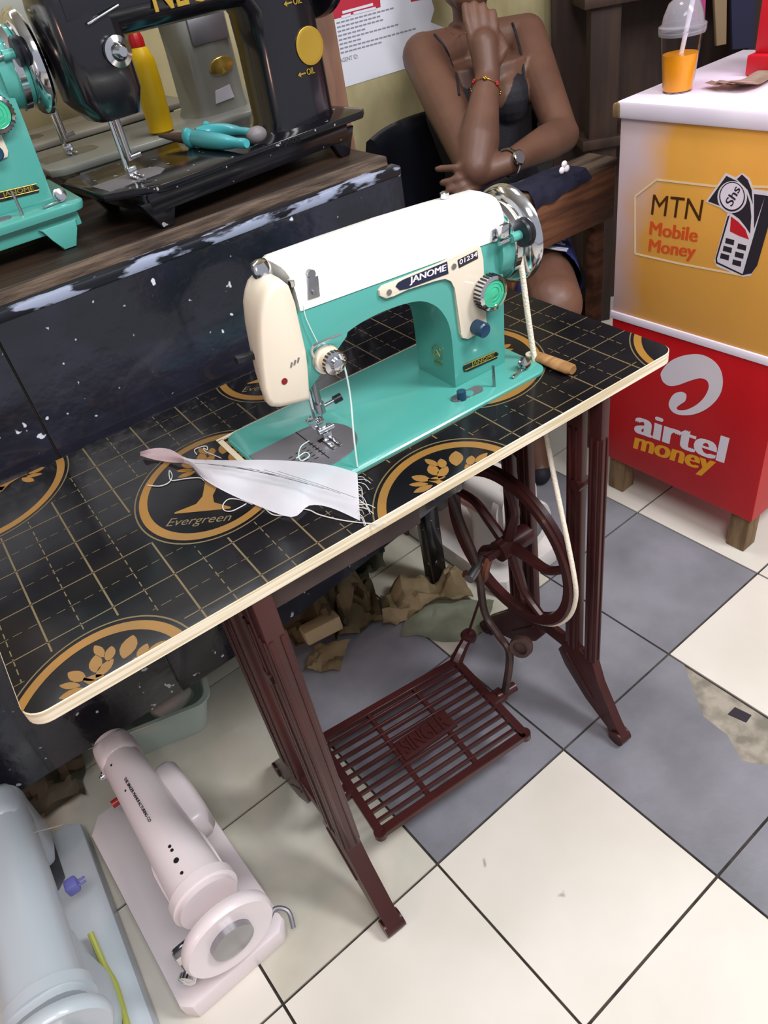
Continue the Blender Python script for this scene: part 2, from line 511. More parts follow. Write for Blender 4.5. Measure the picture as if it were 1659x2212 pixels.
tbl = thing('treadle_table', 'black gold-printed plywood table on maroon cast iron treadle stand', 'table', (0.43, -0.28, 0))
def clip_poly(poly, inside, inter):
    out = []
    for i in range(len(poly)):
        a, b_ = poly[i - 1], poly[i]
        ia, ib = inside(a), inside(b_)
        if ib:
            if not ia: out.append(inter(a, b_))
            out.append(b_)
        elif ia: out.append(inter(a, b_))
    return out
def clip_rect(poly, e=0.0008):
    for ax, lim, sg in ((0, X0 + e, 1), (0, X1 - e, -1), (1, Y0 + e, 1), (1, Y1 - e, -1)):
        if not poly: return []
        def ins(p): return (p[ax] - lim) * sg >= 0
        def itx(a, b_):
            t_ = (lim - a[ax]) / (b_[ax] - a[ax])
            return (a[0] + (b_[0] - a[0]) * t_, a[1] + (b_[1] - a[1]) * t_)
        poly = clip_poly(poly, ins, itx)
    return poly
LOGOS = [(.26, -.167), (.02, -.433), (.466, -.428), (.016, .055), (.481, .061), (.94, -.409), (.686, -.202)]
LA, LB, LT = 0.1033, 0.1229, math.radians(-37.5)
def in_logo(x, y, k=1.05):
    for cx, cy in LOGOS:
        u_ = (x - cx) * math.cos(LT) + (y - cy) * math.sin(LT)
        v_ = -(x - cx) * math.sin(LT) + (y - cy) * math.cos(LT)
        if (u_ / LA) ** 2 + (v_ / LB) ** 2 < k * k: return True
    return False
def tabletop():
    bm = NB()
    n = len(table_outline(0))
    ring = []
    for z, ins in ((TZ - 0.0175, 0.0012), (TZ - 0.0165, 0), (TZ - 0.0008, 0), (TZ, 0.0008)):
        cx, cy = (X0 + X1) / 2, (Y0 + Y1) / 2
        ring.append([V((cx + a, cy + b_, z)) for a, b_ in rr((X1 - X0) / 2 - ins, (Y1 - Y0) / 2 - ins, 0.022, 6)])
    loft(bm, ring)
    bm.faces.ensure_lookup_table()
    for f in bm.faces:
        f.normal_update()
        f.material_index = 0 if abs(f.normal.z) > 0.9 else 1
    Z = TZ + 0.00015
    def quad(pts, mi):
        p = clip_rect(pts)
        if len(p) > 2: face(bm, [(a, b_, Z) for a, b_ in p], mi)
    SP = 0.075
    def seg_line(p, q, w_, mi):
        d = V((q[0] - p[0], q[1] - p[1], 0)); L = d.length
        if L < 1e-5: return
        d /= L; s = V((-d.y, d.x, 0)) * (w_ / 2)
        quad([(p[0] + s.x, p[1] + s.y), (q[0] + s.x, q[1] + s.y), (q[0] - s.x, q[1] - s.y), (p[0] - s.x, p[1] - s.y)], mi)
    def run(fn, lo_, hi_, w_, mi, dash):
        step = 0.0025
        a = None
        k = lo_
        while k <= hi_ + step:
            p = fn(k)
            ok = k <= hi_ and not in_logo(*p)
            if dash and ((k - lo_) % 0.0165) > 0.0105: ok = False
            if ok and a is None: a = k
            if not ok and a is not None:
                seg_line(fn(a), fn(k), w_, mi); a = None
            k += step
    for i in range(-1, 13):
        run(lambda k, i=i: (i * SP, k), Y0, Y1, 0.0022, 3, False)
        run(lambda k, i=i: ((i + 0.5) * SP, k), Y0, Y1, 0.0013, 3, True)
    for j in range(-1, 6):
        run(lambda k, j=j: (k, -j * SP), X0, X1, 0.0016, 3, False)
        run(lambda k, j=j: (k, -(j + 0.5) * SP), X0, X1, 0.0009, 3, True)
    Z += 0.0001
    for cx, cy in LOGOS:
        def P(u_, v_): return (cx + u_ * math.cos(LT) - v_ * math.sin(LT), cy + u_ * math.sin(LT) + v_ * math.cos(LT))
        for k0, k1, mi in ((1.0, 0.982, 3), (0.94, 0.835, 2)):
            N = 72
            for k in range(N):
                a0, a1 = 2 * PI * k / N, 2 * PI * (k + 1) / N
                quad([P(LA * k0 * math.cos(a0), LB * k0 * math.sin(a0)), P(LA * k0 * math.cos(a1), LB * k0 * math.sin(a1)),
                      P(LA * k1 * math.cos(a1), LB * k1 * math.sin(a1)), P(LA * k1 * math.cos(a0), LB * k1 * math.sin(a0))], mi)
        def leaf(u0, v0, ang, ln, wd):
            ca, sa = math.cos(ang), math.sin(ang)
            pts = []
            for k in range(14):
                t_ = 2 * PI * k / 14
                a_ = math.cos(t_) * ln / 2
                b_ = math.sin(t_) * abs(math.sin(t_)) ** 0.7 * wd / 2 * 1.1
                pts.append(P(u0 + a_ * ca - b_ * sa, v0 + a_ * sa + b_ * ca))
            quad(pts, 2)
        for sx in (1, -1):
            for u0, v0, an, ln, wd in ((.047, .05, 25, .026, .012), (.05, .036, 5, .024, .008), (.044, .024, -25, .026, .010), (.031, .068, 70, .025, .013),
                                       (.018, .06, 115, .026, .012), (.026, .046, 170, .022, .007), (.019, .083, 80, .021, .011), (.033, .088, 45, .024, .009)):
                leaf(sx * u0 * .95, .018 + (v0 - .018) * .82, math.radians(an if sx > 0 else 180 - an), ln, wd)
        leaf(0, .079, math.radians(90), .032, .017)
        for sx in (1, -1):
            prev = None
            for a, b_ in [((0, .012), (.012, .0)), ((.010, .028), (.016, .018)), ((.022, .038), (.026, .032)), ((.036, .042), (.036, .038))]:
                cur = (P(sx * a[0], a[1]), P(sx * b_[0], b_[1]))
                if prev: quad([prev[0], cur[0], cur[1], prev[1]], 2)
                prev = cur
        quad([P(-.012, .012), P(.012, .012), P(.007, -.03), P(-.007, -.03)], 2)
        quad([P(-.007, -.03), P(.007, -.03), P(.012, -.045), P(.037, -.058), P(.037, -.061), P(-.037, -.061), P(-.037, -.058), P(-.012, -.045)], 2)
        tb = text_bm('Evergreen', (0, 0, 0), (1, 0, 0), (0, 1, 0), bold=0, shear=0.25, ext=0.0001)
        for f in list(tb.faces):
            f.normal_update()
            if f.normal.z < 0.5: continue
            cen = f.calc_center_median()
            if cen.z < 0.0001: continue
            pp = [P(-.042 + v.co.x * .084, -.09 + v.co.y * .02) for v in f.verts]
            quad(pp, 3)
        tb.free()
    return obj('tabletop', bm, [M['board_black'], M['ply'], M['gold_print'], M['line_print']], tbl, 30)
top = tabletop()
# pale rim of the cut-out around the machine bed
bm = NB()
for c, s in (((0.31, -0.19, TZ + 0.0008), (0.008, 0.214, 0.0016)), ((0.523, -0.0815, TZ + 0.0008), (0.434, 0.006, 0.0016))):
    box(bm, c, s)
obj('cutout_rim', bm, M['ply'], tbl)

def side_frame(xc, th):
    bm = NB()
    def poly(pts, x0=xc - th / 2, t_=th, bev=0.002): prism(bm, [(x0, y, z) for y, z in pts], (t_, 0, 0), 0, bev)
    zt, zb = TZ - 0.0176, -FZ
    for sg in (1, -1):
        def m_(y): return y if sg > 0 else -0.555 - y
        poly([(m_(-.390), zt), (m_(-.366), zt), (m_(-.366), .10), (m_(-.39), .10)])
        poly([(m_(-.350), zt), (m_(-.322), zt), (m_(-.318), .10), (m_(-.350), .10)])
        
        for yy in (-.384, -.373, -.343, -.330):
            box(bm, (xc - th / 2 - 0.001, m_(yy), 0.36), (0.004, 0.005, 0.5), 0.001)
            box(bm, (xc + th / 2 + 0.001, m_(yy), 0.36), (0.004, 0.005, 0.5), 0.001)
        if sg > 0:
            for dx in (-.3, .3): box(bm, (xc + dx * th, -.3905, 0.36), (th * .25, 0.003, 0.5), 0.001)
        f = 0 if sg > 0 else -.028
        poly([(m_(-.388), .112), (m_(-.32), .112), (m_(-.30), .072), (m_(-.318), .04), (m_(-.372), -.012), (m_(-.432 + f), zb + .026), (m_(-.438 + f), zb), (m_(-.466 + f), zb), (m_(-.470 + f), zb + .022), (m_(-.448 + f), -.018), (m_(-.402), .06)], xc - th / 2 - .001, th + .002)
        box(bm, (xc - th / 2 - .001, m_(-.355), .045), (.005, .008, .10), .001, Matrix.Rotation(sg * -0.75, 4, 'X'))
        cyl(bm, (xc - th / 2 - .005, m_(-.455 + f), zb + .0165), (xc + th / 2 + .005, m_(-.455 + f), zb + .0165), .016)
    poly([(-.387, zt - .001), (-.168, zt - .001), (-.168, zt - .022), (-.387, zt - .022)], xc - th / 2 + .002, th - .004)
    poly([(-.345, .118), (-.21, .118), (-.20, .065), (-.235, .09), (-.32, .09), (-.355, .065)], xc - th / 2 + .002, th - .004)
    for y in (-.343, -.212): cyl(bm, (xc - th / 2 - .004, y, .505), (xc + th / 2 + .004, y, .505), .011)
    return obj('side_frame', bm, M['maroon'], tbl, 40)
sfl = side_frame(0.2125, 0.026)
sfr = side_frame(0.760, 0.016)
bm = NB()
box(bm, (0.338, -0.352, 0.651), (0.224, 0.022, 0.052), 0.003)
obj('apron_rail', bm, M['brown_metal'], tbl)
bm = NB()
box(bm, (0.489, -0.349, 0.655), (0.076, 0.016, 0.044), 0.003)
obj('bracket', bm, M['black_worn'], tbl)
bm = NB()
box(bm, (0.485, -0.2, 0.655), (0.53, 0.022, 0.044), 0.003)
obj('apron_rail', bm, M['brown_metal'], tbl)
# drive wheel
HX, HY, HZ, HR = 0.700, -0.232, 0.338, 0.161
bm = NB()
lathe(bm, [(HR - .020, -.008), (HR - .004, -.010), (HR, -.007), (HR - .004, 0), (HR, .007), (HR - .004, .010), (HR - .020, .008), (HR - .020, -.008)], (HX, HY, HZ), (1, 0, 0), 64, False)
obj_w = obj('drive_wheel', bm, M['maroon'], tbl)
bm = NB(); cyl(bm, (HX - .025, HY, HZ), (HX + .045, HY, HZ), .02); cyl(bm, (HX - .05, HY, HZ), (HX + .055, HY, HZ), .008); obj('hub', bm, M['maroon'], obj_w)
for k in range(5):
    a = 2 * PI * k / 5 + 0.35
    bm = NB()
    p0 = V((HX, HY + .015 * math.cos(a), HZ + .015 * math.sin(a)))
    pts = [p0]
    for t_ in (0.35, 0.65, 1.0):
        rr_ = .015 + (HR - .03) * t_
        aa = a + 0.22 * math.sin(t_ * PI)
        pts.append(V((HX, HY + rr_ * math.cos(aa), HZ + rr_ * math.sin(aa))))
    tube(bm, spline(pts, 4), [.011 - .0003 * i for i in range(13)], 8)
    obj('spoke', bm, M['maroon'], obj_w)
bm = NB()
tube(bm, spline([(HX - .045, HY, HZ), (HX - .055, HY, HZ - .02), (HX - .055, HY + .008, HZ - .05), (HX - .06, HY + .03, HZ - .06), (HX - .075, HY + .035, HZ - .045)], 5), .008)
obj('crank', bm, mat('copper_brown', '7A4A3A', 0.35, 0.6), tbl)
# pitman bar from the crank down to the treadle with its ring
bm = NB()
pp = [at(968, 1055, x=.645), at(1000, 1140, x=.642), at(1032, 1225, x=.638), at(1046, 1320, x=.634), at(1075, 1370, x=.63), at(1098, 1402, x=.627), at(1100, 1440, x=.624), at(1090, 1500, x=.62)]
tube(bm, spline(pp, 5), .0075, 8)
pit = obj('pitman_bar', bm, M['brown_metal'], tbl)
bm = NB()
c = at(1126, 1396, x=.635)
lathe(bm, [(.013, -.009), (.019, -.009), (.021, 0), (.019, .009), (.013, .009), (.013, -.009)], c, (-.8, -.5, .3), 28, False)
lathe(bm, [(.0135, -.002), (.0135, .002)], c, (-.8, -.5, .3), 28)
obj('guide_ring', bm, M['brown_metal'], tbl)
bm = NB()
c = at(1032, 1226, x=.634); cyl(bm, c + V((-.03, -.012, 0)), c + V((.02, .01, 0)), .009)
obj('clamp', bm, M['steel'], tbl)
# treadle plate
def treadle():
    bm = NB()
    A, B_, C_, D_ = at(690, 1600, z=.036), at(822, 1800, z=.026), at(1133, 1587, z=.026), at(985, 1430, z=.046)
    def P(s, t_, dz=0.0): return A.lerp(D_, s).lerp(B_.lerp(C_, s), t_) + V((0, 0, dz))
    L, W = (D_ - A).length, (B_ - A).length
    def bar(p, q, w_, h_):
        d = (q - p); ln = d.length
        ang = math.atan2(d.y, d.x)
        pit_ = -math.asin(d.z / ln)
        box(bm, (p + q) / 2, (ln, w_, h_), 0.0012, Matrix.Rotation(ang, 4, 'Z') @ Matrix.Rotation(pit_, 4, 'Y'), 1)
    for a, b_ in ((P(0, 0), P(1, 0)), (P(0, 1), P(1, 1))): bar(a, b_, .016, .014)
    for a, b_ in ((P(0, 0), P(0, 1)), (P(1, 0), P(1, 1))): bar(a, b_, .015, .014)
    for s in (.335, .665):
        bar(P(s, 0), P(s, 1), .009, .012)
    n = 11
    for k in range(1, n):
        t_ = k / n
        bar(P(0, t_, .001), P(1, t_, .001), .0055, .011)
    for (s, t_) in ((0, 0), (1, 0), (0, 1), (1, 1)):
        p = P(s, t_); cyl(bm, p + V((0, 0, -.007)), p + V((0, 0, .007)), .0115, n=16)
    o = obj('treadle', bm, M['maroon'], tbl)
    bm = NB()
    q = [P(.345, .42, .004), P(.72, .40, .004), P(.72, .60, .004), P(.345, .62, .004)]
    prism(bm, q, (0, 0, .005), 0, .001)
    pl_ = obj('name_plate', bm, M['maroon'], o)
    tb = text_bm('SINGER', P(.375, .59, .0088), P(.69, .57) - P(.375, .59), P(.375, .44) - P(.375, .59), bold=.02, ext=.002)
    obj('lettering', tb, M['maroon'], pl_)
    for s, e in ((0, -1), (1, 1)):
        bm = NB()
        p = P(s, .55); d = (P(1, .55) - P(0, .55)).normalized()
        box(bm, p + d * e * .012, (.034, .03, .014), .004)
        cyl(bm, p + d * e * .012, p + d * e * .055, .010)
        obj('pivot_lug', bm, M['maroon'], o)
    bm = NB()
    p = P(1, 0); e = at(1012, 1375, z=.075)
    tube(bm, spline([p, p.lerp(e, .5) + V((0, 0, .003)), e], 5), [.014, .014, .0135, .013, .0125, .012, .011, .011, .011, .011, .011])
    lathe(bm, [(.0, -.008), (.014, -.006), (.017, .002), (.014, .01), (.006, .012)], e, (0.1, -.3, 1), 24)
    obj('rod_arm', bm, M['maroon'], o)
    bm = NB(); cyl(bm, e + V((0, 0, .008)), at(1038, 1290, x=.665), .0028); obj('thin_rod', bm, M['maroon'], o)
treadle()
# drive belt, one closed loop of rope
bm = NB()
wx = .7425
loop = []
for k in range(9):
    a = math.radians(200 - 200 * k / 8)       # over the hand wheel
    loop.append(V((wx, -.203 + .047 * math.cos(a), .868 + .047 * math.sin(a))))
loop += [V((wx - .004, -.160, TZ)), V((.728, -.11, .55))]
for k in range(11):
    a = math.radians(20 - 215 * k / 10)
    loop.append(V((HX, HY + (HR + .001) * math.cos(a), HZ + (HR + .001) * math.sin(a))))
loop += [at(1205, 1070, x=.713), at(1183, 955, x=.728), at(1156, 785, z=TZ), at(1140, 680, x=.743)]
tube(bm, spline(loop, 6, True), .0042, 10, True)
tag(obj('drive_belt', bm, M['rope']), 'cream rope drive belt running from chrome hand wheel to treadle wheel', 'belt')

# ------------------------------------------------------------------ teal and white sewing machine
YF = -0.240
def sewing_teal():
    t = thing('sewing_machine', 'teal and white sewing machine standing in the black table', 'sewing machine', (0.525, -0.19, TZ))
    bz = TZ + 0.006
    # bed
    bm = NB()
    rg = []
    for z, ins in ((TZ - .006, .002), (TZ + .001, .0), (bz - .002, .0), (bz, .002)):
        rg.append([V((.529 + a, -.192 + b_, z)) for a, b_ in rr(.213 - ins, .107 - ins, .02, 6)])
    loft(bm, rg)
    bed = obj('bed', bm, M['teal'], t)
    # needle plate
    bm = NB()
    pts = []
    x0_, x1_ = .320, .455
    yc, hw = -.212, .052
    for k in range(17):
        a = -PI / 2 + PI * k / 16
        pts.append((x1_ - hw + hw * math.cos(a), yc + hw * math.sin(a), bz))
    pts += [(x0_, yc + hw, bz), (x0_, yc - hw, bz)]
    prism(bm, pts, (0, 0, .0012), 0, .0004)
    npl = obj('needle_plate', bm, M['dull_steel'], t)
    bm = NB()
    for k in range(5):
        for j in range(6): box(bm, (.335 + .012 * j, -.245 + .008 * k + .002 * j, bz + .0014), (.006, .0012, .0005))
    box(bm, (.395, -.205, bz + .0014), (.0012, .09, .0005)); box(bm, (.412, -.206, bz + .0016), (.014, .006, .0008))
    obj('engraving', bm, M['hole'], npl)
    # arm and pillar: one profile with a rounded inner corner, given depth
    W = V((0, .088, 0))
    prof = [at(1093, 788, y=YF), at(1088, 640, y=YF), at(1085, 560, y=YF), at(1091, 470, y=YF), at(655, 640, y=YF), at(640, 690, y=YF), at(655, 860, y=YF), at(672, 846, y=YF), at(700, 800, y=YF), at(722, 755, y=YF),
            *spline([at(a_, b_, y=YF) for a_, b_ in [(745, 722), (780, 697), (830, 672), (880, 655), (915, 651), (945, 664), (965, 690), (975, 725), (981, 790), (985, 840)]], 4)]
    prof[0].z = prof[-1].z = bz - .001
    bm = NB()
    prism(bm, prof, W, 0, .004)
    body = obj('body', bm, M['teal'], t, 40)
    # white top cover: rounded section swept along the arm
    bm = NB()
    a0, a1 = at(648, 672, y=YF), at(1090, 512, y=YF)
    rings = []
    for s in (0.0, .02, .25, .5, .75, 1.0):
        e = a0.lerp(a1, s)
        h_ = .052 + .004 * math.sin(PI * s) if s > 0.01 else .048
        ring = [V((e.x, YF - .0015, e.z))]
        for k in range(13):
            a = PI - PI * k / 12
            ca, sa = math.cos(a), math.sin(a)
            yy = YF + .044 + (.0455) * (abs(ca) ** .55) * (1 if ca > 0 else -1)
            zz = e.z + h_ * (sa ** .62 if sa > 0 else 0) * .92 + .004
            ring.append(V((e.x, yy, zz)))
        ring.append(V((e.x, YF + .0895, e.z)))
        rings.append(ring)
    loft(bm, rings)
    cov = obj('top_cover', bm, M['white_enamel'], t, 45)
    # small things on the cover
    def top_pt(px, py, dy): return at(px, py, y=YF + dy)
    for px, py, dy, r_, m_ in ((658, 572, .03, .005, 'chrome'), (690, 557, .035, .005, 'red_knob'), (930, 466, .045, .006, 'steel'), (948, 461, .045, .004, 'hole'), (997, 440, .05, .004, 'hole'), (1042, 427, .045, .005, 'hole'), (628, 606, .004, .004, 'chrome')):
        bm = NB(); p = top_pt(px, py, dy); cyl(bm, p - V((0, .0, .006)), p + V((0, -.0012, .0012)), r_); obj('oil_hole', bm, M[m_], cov)
    bm = NB(); p = top_pt(962, 440, .055)
    lathe(bm, [(.012, -.006), (.012, 0), (.004, .002), (.004, .012), (.006, .014), (.006, .02), (.002, .022)], p - V((0, 0, .006)), (0, 0, 1), 20); obj('spool_base', bm, M['chrome'], t)
    bm = NB()
    for px, py in ((675, 605),):
        A_, B_, C_, D_ = at(666, 600, y=YF - .003), at(688, 596, y=YF - .003), at(692, 640, y=YF - .003), at(666, 648, y=YF - .003)
        prism(bm, [A_, B_, C_, D_], (0, .004, 0), 0, .001)
        p = at(674, 592, y=YF - .003); cyl(bm, p, p + V((0, .006, 0)), .005)
        p = at(678, 632, y=YF - .003); cyl(bm, p, p + V((0, -.003, 0)), .003)
    obj('thread_guide', bm, M['steel'], t)
    # cream face plate
    bm = NB()
    fp = [at(a_, b_, y=YF) for a_, b_ in [(640, 690), (655, 755), (660, 800), (664, 862), (640, 868), (600, 877), (582, 876), (572, 866), (564, 840), (558, 790), (554, 727), (555, 675), (562, 645), (572, 622), (586, 605), (602, 600), (618, 612), (630, 645)]]
    ins = []
    cen = sum(fp, V((0, 0, 0))) / len(fp)
    zb_, zt_ = min(p.z for p in fp), max(p.z for p in fp)
    def sh_(p, a_): return V((a_ * (1 - (p.z - zb_) / (zt_ - zb_)) * (1 if p.x < cen.x else 0), 0, a_ * .35 * (1 - (p.z - zb_) / (zt_ - zb_))))
    rings = [[cen + (p - cen) * k + V((0, dy, 0)) + sh_(p, a_) for p in fp] for k, dy, a_ in ((.88, -.0105, 0), (.95, -.009, 0), (.99, -.005, 0), (1.0, .001, 0), (1.0, .036, .016), (.97, .044, .020), (.9, .048, .022))]
    loft(bm, rings)
    fpo = obj('face_plate', bm, M['cream'], t, 50)
    bm = NB()
    for px, py, r_ in ((615, 824, .004), (0, 0, 0)):
        if r_: p = at(px, py, y=YF - .0112); cyl(bm, p, p + V((0, .004, 0)), r_)
    obj('screw', bm, M['red_knob'], fpo)
    bm = NB(); p = at(637, 784, y=YF - .0105)
    for k in range(3): box(bm, p + V((.005 * (k - 1), 0, .001 * k)), (.002, .002, .006), 0, Matrix.Rotation(.5, 4, 'Y'))
    obj('emblem', bm, M['steel'], fpo)
    bm = NB(); p = at(565, 585, y=YF + .03)
    lathe(bm, [(.007, -.012), (.011, -.01), (.012, .004), (.009, .011), (.003, .013)], p, (-.1, 0, 1), 22); obj('pressure_knob', bm, M['chrome'], t)
    bm = NB(); p = at(545, 765, y=YF + .02); box(bm, p + V((-.01, 0, 0)), (.024, .012, .008), .002, Matrix.Rotation(.15, 4, 'Y')); obj('lifter_lever', bm, M['black_plastic'], t)
    bm = NB()
    prism(bm, [at(618, 610, y=YF - .001), at(627, 618, y=YF - .001), at(640, 690, y=YF - .001), at(653, 740, y=YF - .001), at(646, 738, y=YF - .001), at(633, 690, y=YF - .001)], (0, .05, 0)); obj('take_up_slot', bm, M['hole'], t)
    # raised cream badge
    yb = YF - .0045
    bd = [(822, 640), (820, 628), (828, 618), (870, 602), (950, 570), (1030, 528), (1040, 535), (1044, 560), (1052, 700), (1048, 712), (1012, 733), (1000, 731), (995, 720), (984, 622), (976, 606), (962, 600), (940, 607), (880, 626), (850, 640), (835, 646)]
    bm = NB(); prism(bm, [at(a, b_, y=yb) for a, b_ in bd], (0, .006, 0), 0, .0012); bad = obj('badge', bm, M['cream'], t)
    yc2 = yb - .0008
    bm = NB(); prism(bm, [at(a, b_, y=yc2) for a, b_ in [(855, 619), (860, 611), (872, 604), (966, 565), (969, 591), (880, 624), (864, 627)]], (0, .002, 0)); np_ = obj('name_plate', bm, M['navy'], bad)
    tb = text_bm('JANOME', at(884, 617, y=yc2 - .0002), at(963, 588, y=yc2) - at(884, 617, y=yc2), at(884, 601, y=yc2) - at(884, 619, y=yc2), bold=.03, ext=.0006); obj('lettering', tb, M['white_vinyl'], np_)
    bm = NB(); prism(bm, [at(a, b_, y=yc2) for a, b_ in [(989, 562), (1031, 541), (1033, 558), (992, 579)]], (0, .002, 0)); np2 = obj('number_plate', bm, M['dark_print'], bad)
    tb = text_bm('01234', at(992, 572, y=yc2 - .0002), at(1030, 553, y=yc2) - at(992, 572, y=yc2), at(992, 563, y=yc2) - at(992, 573, y=yc2), bold=.01, ext=.0005); obj('lettering', tb, M['white_vinyl'], np2)
    for px, py in ((840, 631), (980, 575)):
        bm = NB(); p = at(px, py, y=yb); cyl(bm, p + V((0, .001, 0)), p + V((0, -.0015, 0)), .0036); obj('screw', bm, M['steel'], bad)
    # stitch dial
    p = at(1050, 628, y=yb)
    bm = NB(); lathe(bm, [(.021, 0), (.0235, .002), (.0235, .016), (.019, .018), (.019, .014)], p, (0, -1, 0), 40, False); dial = obj('stitch_dial', bm, M['chrome'], t)
    bm = NB()
    for k in range(28):
        a = 2 * PI * k / 28; box(bm, p + V((.0236 * math.cos(a), -.009, .0236 * math.sin(a))), (.0022, .012, .0022), 0, Matrix.Rotation(-a, 4, 'Y'))
    obj('dial_grip', bm, M['black_plastic'], dial)
    bm = NB(); lathe(bm, [(.019, .010), (.0185, .0155), (.014, .0165), (.0135, .0155), (.009, .0165), (.0085, .0155), (.004, .017), (.0, .017)], p, (0, -1, 0), 36); obj('dial_face', bm, M['green_gem'], dial)
    p = at(1028, 706, y=yb)
    bm = NB(); lathe(bm, [(.0105, 0), (.0105, .018), (.0085, .02), (.0, .019)], p, (0, -1, 0), 26); obj('reverse_button', bm, M['blue_plastic'], t)
    # thin metal name strip
    bm = NB(); prism(bm, [at(a, b_, y=YF - .0015) for a, b_ in [(1001, 794), (1006, 787), (1072, 760), (1077, 764), (1074, 774), (1012, 802), (1003, 803)]], (0, .003, 0)); st = obj('name_strip', bm, [M['black_metal']], t)
    tb = text_bm('JANOME', at(1017, 794, y=YF - .0017), at(1068, 773, y=YF) - at(1017, 794, y=YF), at(1017, 783, y=YF) - at(1017, 794, y=YF), bold=.02, ext=.0005); obj('lettering', tb, M['brass'], st)
    bm = NB()
    o_ = at(1004, 800, y=YF - .0018); e_ = at(1076, 769, y=YF - .0018)
    d = e_ - o_
    up = V((0, 0, .0085))
    for a_, b_ in ((o_, e_), (o_ + up, e_ + up)): tube(bm, [a_, b_], .0006, 6)
    obj('strip_border', bm, M['brass'], st)
    # gold maker mark on the inner side of the pillar
    bm = NB(); c_ = V((.6165, YF + .035, bz + .045))
    lathe(bm, [(.0105, 0), (.0115, 0), (.0115, .0008), (.0105, .0008), (.0105, 0)], c_, (-1, 0, .02), 28, False)
    tube(bm, [c_ + V((0, .006, -.004)), c_ + V((0, 0, .004)), c_ + V((0, -.006, -.004))], .0007, 6)
    for k in range(5): box(bm, c_ + V((0, .008 - .004 * k, -.017)), (.001, .002, .003))
    obj('gold_mark', bm, M['brass'], t)
    # tension assembly
    p = at(703, 774, y=YF)
    bm = NB(); lathe(bm, [(.017, 0), (.017, .006), (.014, .007), (.014, .016), (.011, .018)], p, (0.05, -1, 0), 32); td = obj('tension_dial', bm, M['cream'], t)
    bm = NB(); lathe(bm, [(.0155, .017), (.015, .022), (.0085, .023), (.008, .031), (.005, .033), (0, .033)], p, (0.05, -1, 0), 32); obj('tension_knob', bm, M['chrome'], td)
    bm = NB()
    for k in range(20):
        a = 2 * PI * k / 20; box(bm, p + V((.0152 * math.cos(a) + .001, -.020, .0152 * math.sin(a))), (.0012, .006, .0025), 0, Matrix.Rotation(-a, 4, 'Y'))
    obj('dial_marks', bm, M['brown_print'], td)
    bm = NB(); lathe(bm, [(.0185, -.002), (.0195, .002), (.0185, .004)], p, (0, -1, 0), 32); obj('dial_plate', bm, M['chrome'], td)
    bm = NB(); tube(bm, spline([at(678, 772, y=YF - .006), at(673, 758, y=YF - .006), at(680, 746, y=YF - .008), at(705, 734, y=YF - .012), at(736, 722, y=YF - .016)], 5), .0017, 8); obj('check_wire', bm, M['chrome'], t)
    # needle bar, clamp, presser foot
    nx, ny = .4165, -.212
    bm = NB(); cyl(bm, (nx, ny, bz + .05), (nx, ny, TZ + .118), .0042); obj('needle_bar', bm, M['steel'], t)
    bm = NB(); cyl(bm, (nx, ny, bz + .004), (nx, ny, bz + .05), .0008); obj('needle', bm, M['steel'], t)
    bm = NB(); cyl(bm, (nx, ny, bz + .046), (nx, ny, bz + .06), .0065); cyl(bm, (nx, ny, bz + .052), (nx + .024, ny - .004, bz + .056), .0024); obj('needle_clamp', bm, M['steel'], t)
    bm = NB(); cyl(bm, (nx + .02, ny - .0035, bz + .0555), (nx + .031, ny - .005, bz + .057), .0055); obj('clamp_screw', bm, M['black_plastic'], t)
    bm = NB()
    cyl(bm, (nx - .004, ny + .012, bz + .018), (nx - .004, ny + .012, TZ + .118), .004)
    box(bm, (nx - .003, ny + .006, bz + .026), (.012, .014, .016), .002)
    box(bm, (nx - .014, ny + .004, bz + .034), (.01, .004, .02), .001, Matrix.Rotation(-.5, 4, 'Y'))
    cyl(bm, (nx - .012, ny - .002, bz + .02), (nx + .012, ny - .002, bz + .02), .0035)
    for s in (-1, 1): box(bm, (nx + s * .005, ny - .012, bz + .0035), (.005, .03, .002), .0008)
    box(bm, (nx, ny, bz + .009), (.013, .008, .012), .001)
    obj('presser_foot', bm, M['chrome'], t)
    # bobbin winder on the bed, spool pin, slide plate
    bm = NB()
    pts = []
    c0, c1 = at(988, 862, z=bz), at(1030, 843, z=bz)
    d = (c1 - c0).normalized(); s = V((-d.y, d.x, 0))
    for c_, a0 in ((c1, -90), (c0, 90)):
        for k in range(9):
            a = math.radians(a0 + 180 * k / 8); pts.append(c_ + d * .009 * math.cos(a) + s * .009 * math.sin(a))
    prism(bm, pts, (0, 0, .002)); cp = obj('control_plate', bm, M['dull_steel'], t)
    bm = NB(); p = at(998, 862, z=bz); cyl(bm, p, p + V((0, 0, .013)), .0065); obj('drop_feed_button', bm, M['blue_plastic'], cp)
    bm = NB(); p = at(1013, 853, z=bz); cyl(bm, p, p + V((0, 0, .003)), .007); obj('feed_button', bm, M['teal'], cp)
    bm = NB(); p = at(1068, 835, z=bz); cyl(bm, p, p + V((0, 0, .033)), .0021); obj('spool_pin', bm, M['steel'], t)
    bm = NB(); p = at(1128, 800, z=bz)
    box(bm, p + V((-.012, -.004, .003)), (.028, .006, .003), .001, Matrix.Rotation(.25, 4, 'Z')); lathe(bm, [(.0, -.004), (.009, -.004), (.009, -.002), (.004, -.001), (.004, .003), (.008, .004), (.008, .006), (.003, .007)], p + V((.004, .0, .010)), (.2, -.9, .3), 20)
    obj('bobbin_tension', bm, M['chrome'], t)
    # bobbin winder at the wheel
    bm = NB()
    q = [at(1063, 498, y=YF - .004), at(1090, 480, y=YF - .004), at(1108, 497, y=YF - .004), at(1106, 505, y=YF - .004), at(1090, 520, y=YF - .004), at(1062, 524, y=YF - .004)]
